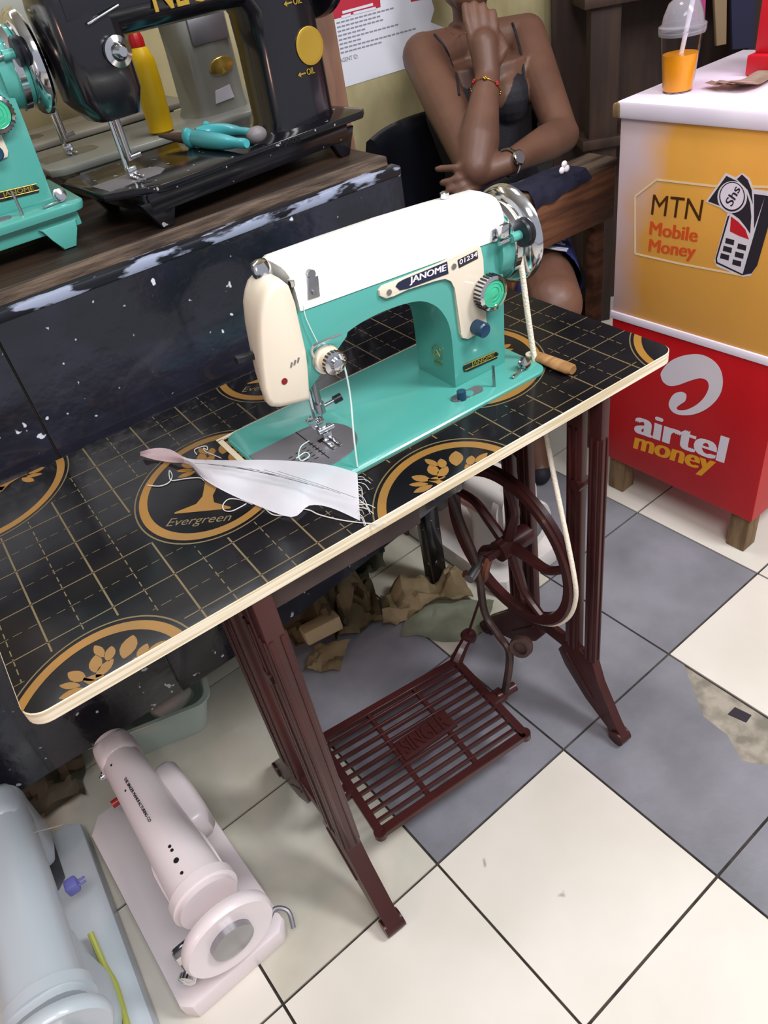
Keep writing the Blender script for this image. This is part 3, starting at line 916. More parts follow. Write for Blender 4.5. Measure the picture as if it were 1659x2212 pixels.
    prism(bm, q, (0, .012, 0), 0, .002)
    box(bm, at(1087, 497, y=YF - .012), (.016, .014, .018), .003)
    cyl(bm, at(1078, 527, y=YF - .014), at(1112, 511, y=YF - .014), .0032)
    wd = obj('bobbin_winder', bm, M['chrome'], t)
    bm = NB(); cyl(bm, at(1104, 515, y=YF - .016), at(1128, 505, y=YF - .016), .0062); obj('winder_spindle', bm, M['teal'], wd)
    p = at(1131, 502, y=YF - .016)
    bm = NB(); lathe(bm, [(.006, -.007), (.0175, -.006), (.019, -.003), (.016, 0), (.019, .003), (.0175, .006), (.006, .007)], p, (1, 0, 0), 32); obj('winder_wheel', bm, M['black_plastic'], wd)
    bm = NB(); sphere(bm, at(1117, 537, y=YF - .006), .0062); obj('winder_catch', bm, M['red_knob'], wd)
    # hand wheel and its neck
    hc = V((.745, -.203, .868))
    bm = NB(); lathe(bm, [(.048, -.036), (.052, -.012), (.05, .0), (.03, .002)], hc, (1, 0, 0), 40); obj('wheel_neck', bm, M['teal'], t)
    bm = NB(); lathe(bm, [(.05, -.018), (.0545, -.016), (.0545, -.007), (.042, -.004), (.042, -.001), (.058, .003), (.062, .006), (.066, .010), (.067, .018), (.062, .023), (.05, .025), (.034, .022), (.028, .03), (.012, .032), (0, .032)], hc, (1, 0, 0), 56); obj('hand_wheel', bm, M['chrome'], t)
    # upper thread
    return t
jan = sewing_teal()
# the same model again on the bench, with its own feet
jan2 = copy_tree(jan)
jan2.location = V(jan.location) + V((-.424, .50, .283))
jan2['label'] = 'teal sewing machine cut off at the left edge, standing on the bench'
def child_mesh(root, name, bm, m): 
    o = obj(name, bm, m, None)
    o.parent = root
    loc = V(root.location)
    o.matrix_parent_inverse = Matrix.Translation(-loc)
    return o
bm = NB()
bx, by, bzz = .529 - .424, -.192 + .5, TZ + .283
box(bm, (bx, by - .085, bzz - .016), (.40, .012, .026), .003); box(bm, (bx, by + .085, bzz - .016), (.40, .012, .026), .003)
child_mesh(jan2, 'skirt', bm, M['teal'])
for sx in (-1, 1):
    for sy in (-1, 1):
        bm = NB()
        cx, cy = bx + sx * .165, by + sy * .088
        prism(bm, [(cx - .028, cy - .008, bzz - .018), (cx + .028, cy - .008, bzz - .018), (cx + .024, cy - .008, bzz - .03), (cx + .014, cy - .008, .9255), (cx - .006, cy - .008, .9255), (cx - .014, cy - .008, bzz - .035)], (0, .016, 0), 0, .002)
        child_mesh(jan2, 'foot', bm, M['teal'])

# threads on the machine
bm = NB()
tube(bm, spline([at(655, 660, y=YF - .004), at(662, 690, y=YF - .005), at(686, 740, y=YF - .006)], 4), .0007, 5)
tube(bm, spline([at(733, 766, y=YF - .03), at(746, 800, y=YF - .03), at(757, 860, y=YF - .03), at(764, 940, y=-.285), at(772, 1008, z=TZ + .0075)], 6), .0012, 6)
tube(bm, spline([at(668, 952, z=TZ + .012), at(650, 965, z=TZ + .008), at(645, 985, z=TZ + .008), at(652, 995, z=TZ + .008), at(668, 985, z=TZ + .008), at(660, 977, z=TZ + .0085), at(640, 990, z=TZ + .008)], 6), .0009, 5)
tag(obj('sewing_thread', bm, M['thread_teal']), 'pale thread hanging from the tension dial over teal machine bed', 'thread')

# ------------------------------------------------------------------ cloth scrap on the table
up_ = [(303, 976), (335, 968), (368, 971), (405, 990), (450, 993), (500, 994), (560, 993), (620, 995), (690, 1001), (735, 1010), (772, 1022)]
lo_ = [(303, 984), (330, 992), (370, 999), (408, 1003), (440, 1035), (490, 1064), (550, 1090), (630, 1117), (668, 1092), (715, 1097), (778, 1125)]
lift = [.004, .006, .012, .018, .018, .015, .013, .013, .015, .018, .02]
bm = NB()
NU, NV = 40, 12
U_ = spline([(a, b_, 0) for a, b_ in up_], 4); L_ = spline([(a, b_, 0) for a, b_ in lo_], 4)
grid = []
for i in range(len(U_)):
    li = lift[min(i // 4, len(lift) - 1)] * (1 - (i % 4) / 4) + lift[min(i // 4 + 1, len(lift) - 1)] * ((i % 4) / 4)
    row = []
    for j in range(NV + 1):
        t_ = j / NV
        px = U_[i].x * (1 - t_) + L_[i].x * t_
        py = U_[i].y * (1 - t_) + L_[i].y * t_
        z = TZ + .0095 * (1 - t_) ** 2 + li * math.sin(PI * (0.12 + 0.8 * t_)) * .55 + .002 + .0007 * math.sin(i * .6 + j * .5) * math.sin(PI * t_)
        row.append(bm.verts.new(at(px, py, z=z)))
    grid.append(row)
for i in range(len(grid) - 1):
    for j in range(NV):
        f = bm.faces.new((grid[i][j], grid[i + 1][j], grid[i + 1][j + 1], grid[i][j + 1]))
        if i < 14 and j < 12 and i < 13: f.material_index = 1 if i < 11 else 0
g = bmesh.ops.solidify(bm, geom=bm.faces[:], thickness=.0012)
scrap = obj('fabric_scrap', bm, [M['cloth_white'], M['cloth_pink']], None, 60)
tag(scrap, 'twisted white cloth scrap with frayed edge lying before the machine', 'fabric')
bm = NB()
for k in range(15):
    y0_ = 1030 + k * 6
    p0 = at(774, y0_, z=TZ + .014)
    ex, ey = 785 + rnd.uniform(-3, 26), y0_ + rnd.uniform(6, 34)
    tube(bm, spline([p0, at((774 + ex) / 2 + 2, (y0_ + ey) / 2 - 4, z=TZ + .008), at(ex, ey, z=TZ + .0012)], 4), .0005, 4)
o = obj('frayed_thread', bm, M['thread'], None); o.parent = scrap; o.matrix_parent_inverse = Matrix.Translation(-scrap.location)
bm = NB()
for k in range(7):
    a = (420 + 30 * k, 1000 + 3 * k); b_ = (560 + 35 * k, 1016 + 10 * k)
    tube(bm, [at(a[0], a[1], z=TZ + .0245), at((a[0] + b_[0]) / 2, (a[1] + b_[1]) / 2 - 2, z=TZ + .0245), at(b_[0], b_[1], z=TZ + .022)], .0003, 4)
o = obj('pulled_thread', bm, M['thread_dark'], None); o.parent = scrap; o.matrix_parent_inverse = Matrix.Translation(-scrap.location)
bm = NB()
zt = TZ + .0012
tube(bm, spline([at(a, b_, z=zt) for a, b_ in [(835, 1130), (800, 1131), (740, 1124), (690, 1112), (668, 1102), (640, 1100), (620, 1112), (590, 1112), (572, 1098)]], 5), .0008, 5)
tag(obj('loose_thread', bm, M['thread']), 'long loose thread running from cloth scrap to front table edge', 'thread')
bm = NB()
tube(bm, spline([at(a, b_, z=zt) for a, b_ in [(545, 1090), (520, 1080), (495, 1078), (482, 1090), (484, 1102), (500, 1104), (520, 1095), (532, 1088)]], 5), .0007, 5)
tag(obj('loose_thread', bm, M['thread']), 'short looped thread below the cloth scrap beside printed lettering', 'thread')
bm = NB()
tube(bm, spline([at(a, b_, z=zt) for a, b_ in [(425, 982), (420, 972), (432, 966), (446, 964), (448, 972), (440, 968), (444, 976), (460, 982), (478, 990)]], 5), .0008, 5)
tag(obj('loose_thread', bm, M['thread']), 'curled thread tangle behind the cloth scrap near machine corner', 'thread')
bm = NB()
tube(bm, spline([at(a, b_, z=zt) for a, b_ in [(318, 1048), (345, 1050), (365, 1042), (372, 1028), (366, 1016), (366, 1030), (372, 1038), (400, 1034), (430, 1032), (440, 1038)]], 5), .0007, 5)
tag(obj('loose_thread', bm, M['thread']), 'thin wavy thread left of cloth scrap across the gold ring', 'thread')
# wooden handle tool by the belt
t = thing('wooden_tool', 'small wooden tool lying on the table by the rope belt', 'tool', at(1190, 783, z=TZ))
bm = NB()
p0, p1 = at(1156, 768, z=TZ + .007), at(1238, 800, z=TZ + .007)
d = (p1 - p0).normalized(); s = V((-d.y, d.x, 0))
pr_ = [(.0, .005), (.06, .010), (.3, .011), (.7, .0125), (.92, .012), (1.0, .007)]
rings = [[p0.lerp(p1, k) + s * hw * math.cos(2 * PI * j / 16) + V((0, 0, .006 * math.sin(2 * PI * j / 16))) for j in range(16)] for k, hw in pr_]
loft(bm, rings); obj('grip', bm, M['wood_light'], t)
bm = NB(); p = at(1147, 768, z=TZ + .004); lathe(bm, [(.003, -.003), (.008, -.003), (.008, .003), (.003, .003), (.003, -.003)], p, (0, 0, 1), 20, False); obj('eyelet', bm, M['cream'], t)

# ------------------------------------------------------------------ black bench
bench = thing('workbench', 'long black glossy painted bench with worn wooden top behind the table', 'bench', (0.1, 0.5, 0))
bm = NB()
prism(bm, [(.118, .086, .9), (.792, .086, .9), (.792, .086, .205), (.62, .086, .175), (.40, .086, .135), (.118, .086, .115)], (0, .022, 0), 0, .002)
obj('front_panel', bm, M['black_gloss'], bench)
bm = NB()
prism(bm, [(-.85, .09, .9), (.116, .09, .9), (.116, .09, .112), (-.85, .09, .10)], (0, .022, 0), 0, .002)
obj('front_panel', bm, M['black_gloss'], bench)
bm = NB()
box(bm, (-.03, .096, .907), (1.644, .026, .016), .004)
obj('edge_strip', bm, M['worn_blue'], bench)
bm = NB()
box(bm, (-.03, .56, .911), (1.644, .86, .026), .003)
obj('worktop', bm, M['old_wood'], bench)
bm = NB()
box(bm, (-.03, .129, .912), (1.640, .024, .027), .004)
obj('worktop_lip', bm, M['wood_edge'], bench)
bm = NB(); box(bm, (.78, .53, .55), (.022, .86, .69), .002); obj('end_panel', bm, M['black_gloss'], bench)
for x, y in ((.768, .132), (.762, .92), (-.80, .128), (-.80, .92)):
    bm = NB(); box(bm, (x, y, (.894 - FZ) / 2), (.04, .04, .894 + FZ), .003); obj('leg', bm, M['black_worn'], bench)
t = thing('wooden_post', 'upright planed wooden post at the right end of the bench', 'post', (.838, .34, 0))
bm = NB(); box(bm, (.838, .34, 1.065), (.04, .03, 2.27), .002); obj('post', bm, M['post_wood'], t)

# ------------------------------------------------------------------ older machines
def sect(c, hy, hz, e, ax='x', n=28):
    out = []
    for k in range(n):
        a = 2 * PI * k / n
        ca, sa = math.cos(a), math.sin(a)
        u_ = hy * math.copysign(abs(ca) ** e, ca); v_ = hz * math.copysign(abs(sa) ** e, sa)
        out.append(V((c[0], c[1] + u_, c[2] + v_)) if ax == 'x' else V((c[0] + u_, c[1] + v_, c[2])))
    return out

def vintage(name, label, loc, rotz, m, L=.40, W=.19, bt=.05, arm_z=.135, arm_r=(.034, .042), pil=(.30, .045, .05), head=(.055, .036, .045), head_z=.09, wheel_r=.07, wheel_m=None, wheel_z=None,
            solid=True, e=.75, dial=True, chamfer=.03, bedm=None, yoff=0.0, wheel_gap=.012, group=None):
    t = thing(name, label, 'sewing machine', K_(loc) if solid else loc, rotz, group, local=True)
    if solid: t.scale = (KF, KF, KF)
    bm_ = bedm or m
    bm = NB()
    hw = W / 2
    out = [(chamfer, -hw), (L - .015, -hw), (L, -hw + .015), (L, hw - .015), (L - .015, hw), (.015, hw), (0, hw - .02), (0, -hw + chamfer * .8)]
    if solid: prism(bm, [(a, b_, 0.0) for a, b_ in out], (0, 0, bt), 0, .004)
    else: prism(bm, [(a, b_, bt - .012) for a, b_ in out], (0, 0, .012), 0, .003)
    bed = obj('bed', bm, bm_, t, 40)
    if not solid:
        bm = NB()
        box(bm, (L / 2, -hw + .014, bt - .024), (L - .09, .01, .028), .002); box(bm, (L / 2, hw - .014, bt - .024), (L - .09, .01, .028), .002)
        box(bm, (.045, 0, bt - .024), (.01, W - .03, .028), .002); box(bm, (L - .045, 0, bt - .024), (.01, W - .03, .028), .002)
        obj('skirt', bm, bm_, t)
        for sx in (.06, L - .06):
            for sy in (-1, 1):
                bm = NB()
                prism(bm, [(sx - .03, sy * (hw - .018) - .008, bt - .02), (sx + .03, sy * (hw - .018) - .008, bt - .02), (sx + .012, sy * (hw - .018) - .008, .0), (sx - .006, sy * (hw - .018) - .008, .0)], (0, .016, 0), 0, .002)
                obj('foot', bm, bm_, t)
    # body: arm lofted along the bed, pillar lofted upwards
    bm = NB()
    az = bt + arm_z
    px_, pw, pd = pil
    r0, r1 = arm_r
    xs = [head[0] - .03, head[0] + .02, L * .4, L * .62, px_ - .02, px_ + pw * .6, px_ + pw, L - .028]
    rings = []
    for x in xs:
        s = (x - xs[0]) / (xs[-1] - xs[0])
        rr_ = r0 + (r1 - r0) * s
        rings.append(sect((x, yoff, az + (rr_ - r0) * .3), rr_, rr_, e))
    loft(bm, rings)
    rings = []
    for z, k in ((bt - .001, 1.12), (bt + .012, 1.03), (bt + arm_z * .5, 1.0), (az - r1 * 1.1, 1.02), (az - r1 * .6, 1.25), (az, 1.3)):
        rings.append(sect((px_ - (k - 1) * pw * .5, yoff, z), pw * k, pd, .55, 'z'))
    loft(bm, rings)
    body = obj('body', bm, m, t, 45)
    bm = NB()
    hx, hxw, hyw = head
    rings = [sect((hx + .008, yoff, bt + head_z), hxw * .62, hyw * .7, .4, 'z'), sect((hx + .002, yoff, bt + head_z + .03), hxw * .95, hyw * .95, .4, 'z'), sect((hx, yoff, az), hxw, hyw, .45, 'z'), sect((hx, yoff, az + r0 * .8), hxw * .92, hyw * .86, .5, 'z'), sect((hx, yoff, az + r0 * 1.12), hxw * .6, hyw * .5, .7, 'z')]
    loft(bm, rings); obj('head', bm, m, t, 45)
    bm = NB(); cyl(bm, (hx + .008, yoff - .006, bt + .025), (hx + .008, yoff - .006, bt + head_z + .005), .0045); cyl(bm, (hx + .008, yoff - .012, bt + .03), (hx + .022, yoff - .018, bt + .032), .004)
    obj('needle_bar', bm, M['steel'], t)
    bm = NB(); cyl(bm, (hx + .004, yoff + .008, bt + .012), (hx + .004, yoff + .008, bt + head_z + .005), .004); box(bm, (hx + .006, yoff, bt + .010), (.016, .014, .012), .002)
    for s in (-1, 1): box(bm, (hx + .006 + s * .005, yoff - .012, bt + .004), (.005, .028, .002), .0006)
    obj('presser_foot', bm, M['chrome'], t)
    bm = NB(); prism(bm, [(.012, yoff - .03, bt), (.10, yoff - .03, bt), (.115, yoff - .015, bt), (.115, yoff + .015, bt), (.10, yoff + .03, bt), (.012, yoff + .03, bt)], (0, 0, .001)); obj('needle_plate', bm, M['steel'] if m is not M['black_metal'] else M['dull_steel'], t)
    wz = bt + (wheel_z if wheel_z else arm_z)
    wc = V((L - .028, yoff, wz))
    bm = NB(); lathe(bm, [(r1 * .98, 0), (r1 * 1.15, .004), (r1 * 1.15, .02), (r1 * .8, .022)], (L - .06, yoff, az), (1, 0, 0), 36); obj('collar', bm, m, t)
    wm = wheel_m or M['chrome']
    bm = NB(); w0 = wheel_gap
    lathe(bm, [(.02, w0 - .012), (wheel_r * .8, w0), (wheel_r * .97, w0 + .002), (wheel_r, w0 + .008), (wheel_r, w0 + .016), (wheel_r * .94, w0 + .022), (wheel_r * .5, w0 + .018), (wheel_r * .46, w0 + .018)], wc, (1, 0, 0), 48); hwh = obj('hand_wheel', bm, wm, t)
    bm = NB(); lathe(bm, [(wheel_r * .46, w0 + .016), (wheel_r * .45, w0 + .028), (wheel_r * .3, w0 + .031), (0, w0 + .031)], wc, (1, 0, 0), 32); obj('wheel_knob', bm, M['steel'] if wm is not M['black_metal'] else M['chrome'], hwh)
    dk = 1.0 if not solid else .45
    bm = NB(); p = V((hx + hxw * .2 + (.012 if not solid else 0), yoff - hyw, az - (.062 if not solid else .02))); lathe(bm, [(r_ * dk, h_ * dk) for r_, h_ in ((.012, -.004), (.019, .0), (.019, .006), (.012, .008), (.009, .016), (.006, .02), (0, .02))], p, (0, -1, 0), 28); obj('tension_dial', bm, M['chrome'], t)
    return t
def holes(t, pts, m=None):
    bm = NB()
    for x, y, z, r_, n in pts: cyl(bm, V((x, y, z)) - V(n) * .004, V((x, y, z)) + V(n) * .0008, r_, n=14)
    return obj('oil_hole', bm, m or M['hole'], t)

# black machine on the bench
BL = .47
black = vintage('sewing_machine', 'black cast iron sewing machine with round gold badge standing on the bench', (.335, .245, .9245), math.radians(7), M['black_metal'], L=BL, W=.225, bt=.061, arm_z=.225, arm_r=(.05, .055), pil=(.378, .06, .052),
                head=(.062, .05, .05), head_z=.085, wheel_r=.094, wheel_m=M['black_metal'], solid=False, e=.7, yoff=-.022, bedm=M['black_worn'], chamfer=.07)
yf = -.022 - .052
bm = NB(); lathe(bm, [(.0, -.002), (.0255, -.002), (.0265, .0005), (.0265, .0015), (.025, .002), (.02, .0015), (0, .0015)], (.40, yf - .0005, .061 + .105), (0, -1, 0), 40); obj('medallion', bm, M['gold_badge'], black)
for zz in (.061 + .067, .061 + .162):
    tb = text_bm('OIL', (.372 + .012, yf - .001, zz), (.016, 0, 0), (0, 0, .009), bold=.02, ext=.0006)
    bm = NB(); merge(bm, tb)
    box(bm, (.372 + .004, yf - .001, zz + .004), (.012, .001, .002)); face(bm, [(.372 - .006, yf - .0014, zz + .004), (.372, yf - .0014, zz + .008), (.372, yf - .0014, zz)])
    obj('oil_mark', bm, M['gold_badge'], black)
tb = text_bm('NECCHI', (.155, -.022 - .053, .061 + .194), (.16, 0, 0), (0, 0, .045), bold=.015, ext=.0006); obj('lettering', tb, M['gold_badge'], black)
tb = text_bm('52303', (.275, -.1125 - .0002, .061 - .0105), (.045, 0, 0), (0, 0, .008), ext=.0008); obj('serial_number', tb, M['black_worn'], black)
bm = NB(); cyl(bm, (.055, -.076, .061 + .2), (.105, -.076, .061 + .212), .0015); obj('thread_wire', bm, M['chrome'], black)
# grey machine behind it
grey = vintage('sewing_machine', 'grey sewing machine with gold oval badge behind the black machine', (.33, .545, .9245), math.radians(2), M['grey_enamel'], L=.53, W=.21, bt=.061, arm_z=.22, arm_r=(.045, .05), pil=(.365, .055, .055), head=(.06, .042, .045), head_z=.1, wheel_r=.07, solid=False, e=.6, chamfer=.02)
bm = NB(); lathe(bm, [(0, -.001), (.021, -.001), (.022, .001), (.02, .002), (0, .002)], (0, 0, 0), (0, -1, 0), 32)
for v in bm.verts: v.co = V((v.co.x * 1.15 + .375, v.co.y - .0555, v.co.z * .62 + .061 + .075 + v.co.x * .1))
obj('badge', bm, M['brass'], grey)
bm = NB(); prism(bm, [(.345, -.0565, .061 + .018), (.385, -.0565, .061 + .02), (.382, -.0565, .061 + .042), (.35, -.0565, .061 + .038)], (0, .002, 0)); obj('paper_tag', bm, M['paper'], grey)
bm = NB(); box(bm, (.368, -.052, .061 + .135), (.075, .012, .045), .004); obj('stitch_panel', bm, M['dull_steel'], grey)
# third, farther machine
beige = vintage('sewing_machine', 'dull beige sewing machine farthest back on the bench', (.30, .82, .9245), 0.05, M['beige_enamel'], L=.42, W=.19, bt=.061, arm_z=.21, arm_r=(.042, .046), pil=(.33, .045, .05), solid=False, chamfer=.02)
# oil bottle
t = thing('oil_bottle', 'yellow plastic bottle with red cap between the machines', 'bottle', (.556, .492, .9862))
bm = NB(); lathe(bm, [(.018, 0), (.0225, .003), (.023, .08), (.022, .112), (.0155, .13), (.011, .136), (.011, .14)], (.556, .492, .9862), (0.03, .0, 1), 36); obj('body', bm, M['yellow_plastic'], t)
bm = NB(); lathe(bm, [(.013, .134), (.013, .146), (.0085, .158), (.006, .164), (0, .165)], (.556, .492, .9862), (0.03, .0, 1), 28); obj('cap', bm, M['red_cap'], t)
# teal handled pliers
t = thing('pliers', 'teal handled pliers lying on the black machine bed', 'pliers', (.56, .30, .986))
zb = .9875
def grip(pts, rad, name, m):
    bm = NB(); P_ = spline(pts, 5)
    rs = []
    for i in range(len(P_)):
        s = i / (len(P_) - 1); rs.append(rad * (0.55 + .45 * math.sin(PI * min(1, s * 1.15 + .12)) ** .6) if s < .97 else rad * .45)
    tube(bm, P_, rs, 14); return obj(name, bm, m, t)
grip([at(410, 296, z=zb + .012), at(440, 301, z=zb + .012), at(490, 307, z=zb + .012), at(533, 310, z=zb + .012)], .0135, 'handle', M['teal_rubber'])
grip([at(425, 290, z=zb + .016), at(460, 284, z=zb + .014), at(500, 282, z=zb + .013), at(545, 287, z=zb + .012)], .012, 'handle', M['teal_rubber'])
bm = NB(); p = at(554, 291, z=zb + .0125); sphere(bm, p, .0145, (1.2, .9, .85)); obj('end_cap', bm, M['grey_rubber'], t)
bm = NB(); p = at(408, 298, z=zb + .013); sphere(bm, p, .016, (.7, 1.0, 1.0)); obj('collar', bm, M['teal_rubber'], t)
bm = NB(); p = at(447, 275, z=zb + .014); sphere(bm, p, .010, (.8, .8, 1)); obj('collar', bm, M['teal_rubber'], t)
bm = NB(); tube(bm, [at(405, 299, z=zb + .012), at(385, 297, z=zb + .012), at(345, 293, z=zb + .010)], [.009, .008, .003], 10); obj('jaw', bm, M['brown_metal'], t)

# ------------------------------------------------------------------ machines on the floor
pink = vintage('sewing_machine', 'pinkish white sewing machine lying on the floor left of treadle', (-.052, .004, 0.0005), -1.50, M['pink_enamel'], L=.405, W=.186, bt=.042, arm_z=.145, arm_r=(.031, .044), pil=(.315, .05, .045), head=(.035, .03, .036), head_z=.03,
               wheel_r=.07, wheel_m=M['pink_enamel'], wheel_z=.12, solid=True, e=.95, yoff=.018, wheel_gap=.028)
bm = NB()
rings = []
for x, k in ((.10, .55), (.115, .9), (.15, 1.0), (.20, 1.0), (.235, .95), (.25, .55)):
    rings.append(sect((x, .018 + .048, .042 + .115), .024 * k, .034 * k, .6))
loft(bm, rings); obj('motor_housing', bm, M['pink_enamel'], pink, 50)
at_ = .042 + .145
def arm_top(x, yo, s=0.0):
    r_ = .031 + .013 * x / .377
    return (x, .018 + r_ * math.sin(s), at_ + r_ * math.cos(s) + (r_ - .031) * .3, )
hl = []
for x, s, r_ in ((.285, -.1, .0025), (.293, -.1, .0025), (.312, -.15, .0042), (.335, -.2, .0025), (.14, -.5, .0018), (.075, -.5, .002)):
    p = arm_top(x, 0, s); hl.append((*p, r_, (0, math.sin(s), math.cos(s))))
holes(pink, hl)
bm = NB()
for s, x in ((-.35, .036), (.1, .036)):
    p = arm_top(x, 0, s); cyl(bm, V(p) - V((0, 0, .004)), V(p) + V((0, 0, .001)), .006)
obj('cap_screw', bm, M['steel'], pink)
q0 = V(arm_top(.12, 0, -.22)); q1 = V(arm_top(.225, 0, -.22))
nn = V((0, math.sin(-.22), math.cos(-.22))); sd = V((0, math.cos(-.22), -math.sin(-.22)))
tb = text_bm('THE SINGER MANUFACTURING CO', q0 + nn * .0006 - sd * .003, (q1 - q0), sd * .0048, bold=0, ext=.0008); obj('lettering', tb, M['dark_print'], pink)
bm = NB(); box(bm, (.375, -.045, .042 + .075), (.02, .03, .05), .005); lathe(bm, [(.008, 0), (.013, .004), (.013, .012), (.006, .016)], (.385, -.055, .042 + .05), (.6, -.6, 0), 20); obj('winder', bm, M['chrome'], pink)
bm = NB()
tube(bm, spline([(.385, .07, .046), (.375, .09, .05), (.39, .105, .045), (.41, .098, .03)], 4), .004)
obj('hinge_clip', bm, M['dull_steel'], pink)
bm = NB(); cyl(bm, (.075, -.02, .042 + .09), (.075, -.032, .042 + .09), .007); obj('red_knob', bm, M['red_bead'], pink)

bluew = vintage('sewing_machine', 'bluish white sewing machine at the bottom left corner on the floor', (-.243, .02, 0.0005), -1.585, M['blue_enamel'], L=.43, W=.185, bt=.045, arm_z=.155, arm_r=(.045, .052), pil=(.335, .055, .05), head=(.05, .042, .046), head_z=.03,
                wheel_r=.07, wheel_m=M['blue_enamel'], solid=True, e=.8, yoff=.012)
at2 = .045 + .155
def bt_(x, s):
    r_ = .045 + .007 * x / .4
    return (x, .012 + r_ * math.sin(s), at2 + r_ * math.cos(s) * 1.0)
holes(bluew, [(*bt_(x, s), r_, (0, math.sin(s), math.cos(s))) for x, s, r_ in ((.13, -.55, .005), (.255, -.3, .003), (.29, -.3, .0025), (.305, -.3, .003), (.325, -.25, .0055), (.355, -.25, .003))])
bm = NB(); lathe(bm, [(.010, -.004), (.013, 0), (.013, .006), (.008, .010)], bt_(.06, -.6), (0, -.5, .85), 24); lathe(bm, [(.006, .009), (.007, .012), (0, .013)], bt_(.06, -.6), (0, -.5, .85), 20); obj('thread_knob', bm, M['chrome'], bluew)
bm = NB(); tube(bm, spline([V(bt_(.06, -.4)) + V((0, 0, .004)), V(bt_(.065, .2)) + V((0, 0, .003)), V(bt_(.10, .9)) + V((0, .003, 0))], 5), .0009, 5); tube(bm, [V(bt_(.12, 1.3)), V(bt_(.13, 1.5)) + V((0, .04, .0))], .001, 5); obj('thread_wire', bm, M['chrome'], bluew)
bm = NB(); box(bm, (.185, .012 + .055, .045 + .085), (.022, .02, .022), .004); cyl(bm, (.183, .07, .13), (.183, .088, .13), .002); cyl(bm, (.191, .07, .13), (.191, .088, .13), .002); obj('plug', bm, mat('violet_plastic', '6A6AB0', .4), bluew)
bm = NB()
tube(bm, spline([at(195, 2015, z=Kz(.07)), at(225, 2085, z=Kz(.052)), at(250, 2130, z=Kz(.051)), at(275, 2215, z=Kz(.05)), at(300, 2300, z=Kz(.05))], 6), .005, 8)
tag(obj('power_cable', bm, M['cable']), 'yellow green cable trailing over the bluish white machine bed', 'cable')
white = vintage('sewing_machine', 'white sewing machine on the floor behind the treadle wheel', (.875, .335, 0.0005), -1.52, M['plain_white_enamel'], L=.41, W=.19, bt=.05, arm_z=.15, arm_r=(.05, .052), pil=(.32, .06, .055), head=(.05, .045, .05), head_z=.03, wheel_r=.062, wheel_m=M['plain_white_enamel'], wheel_z=.11, solid=True, e=.45, yoff=.0)
bm = NB(); lathe(bm, [(.011, 0), (.011, .004), (.003, .006), (.003, .03), (.001, .032)], (.335, .02, .05 + .15 + .05), (0, 0, 1), 18); obj('spool_pin', bm, M['black_plastic'], white)
bm = NB(); box(bm, (.2, -.053, .05 + .13), (.25, .004, .012), .001); obj('red_stripe', bm, mat('pink_stripe', 'C08A84', .4), white)

# ------------------------------------------------------------------ counter on the right
F0 = V((1.262, .04, 0)); E1 = V((.0577, -.9983, 0)); E2 = V((.9983, .0577, 0)); FN = -E2
def cp(s, t_, z): return K_(F0 + E1 * s + E2 * t_ + V((0, 0, z)))
def cbox(bm, s0, s1, t0, t1, z0, z1, bev=.002):
    box(bm, cp((s0 + s1) / 2, (t0 + t1) / 2, (z0 + z1) / 2), ((t1 - t0) * KF, (s1 - s0) * KF, (z1 - z0) * KF), bev, Matrix.Rotation(math.atan2(E2.y, E2.x), 4, 'Z'))
FPL = (F0, FN)
F0K = K_(F0)
def onf(px, py, k=0): return at(px, py, pl=(F0K + FN * (.0005 + .0003 * k), FN))
t = thing('money_stand', 'red wooden stand with white curved logo under the yellow box', 'cabinet', cp(.19, .18, 0))
bm = NB(); cbox(bm, 0, .385, 0, .36, .098, .472); obj('body', bm, M['red_paint'], t)
for s, q in ((.025, .03), (.355, .03), (.025, .33), (.355, .33)):
    bm = NB(); cbox(bm, s - .022, s + .022, q - .022, q + .022, 0.0005, .10); obj('leg', bm, M['leg_wood'], t)
sw = [(1030, 420), (1065, 372), (1110, 340), (1180, 318), (1260, 315), (1330, 345), (1375, 395), (1393, 460), (1385, 530), (1350, 590), (1290, 640), (1220, 668), (1150, 672), (1100, 655), (1075, 615), (1085, 575), (1110, 545), (1150, 535), (1178, 552), (1172, 588), (1145, 608), (1122, 628), (1135, 643), (1180, 640), (1240, 610), (1285, 565), (1310, 510), (1300, 470), (1260, 455), (1200, 470), (1130, 495), (1080, 500), (1045, 480), (1030, 450)]
bm = NB(); prism(bm, spline([onf(1050 + a * .36709, 650 + b_ * .36709) for a, b_ in sw], 4, True), FN * .0002); obj('logo', bm, M['white_vinyl'], t)
def ftext(s, ll, lr, ul, m, par, bold=.0, k=0, sp=1.0):
    tb = text_bm(s, onf(*ll, k), onf(*lr, k) - onf(*ll, k), onf(*ul, k) - onf(*ll, k), bold=bold, ext=.00012, spacing=sp)
    return obj('lettering', tb, m, par)
ftext('airtel', (1369, 933), (1564, 1001), (1375, 882), M['white_vinyl'], t, .045)
ftext('money', (1365, 979), (1536, 1035), (1372, 944), M['yellow_print'], t, .045)
y = thing('money_box', 'yellow painted box with mobile money sticker on the red stand', 'cabinet', cp(.19, .18, .4725))
bm = NB(); cbox(bm, -.004, .389, -.004, .364, .4722, .489); obj('base_board', bm, M['white_slab'], y)
bm = NB(); cbox(bm, 0, .389, 0, .36, .489, .872)
uv = bm.loops.layers.uv.new('UVMap')
for f in bm.faces:
    for l in f.loops:
        q = l.vert.co - F0K
        l[uv].uv = (q.dot(E1), q.z - Kz(.489) + Kz(0))
yb_ = obj('body', bm, M['yellow_paint'], y)
bm = NB(); cbox(bm, -.006, .395, -.008, .39, .872, .902, .006); obj('top_slab', bm, M['white_slab'], y)
bm = NB(); cbox(bm, -.012, .004, -.012, .06, .873, .899, .005); obj('bare_edge', bm, M['leg_wood'], y)
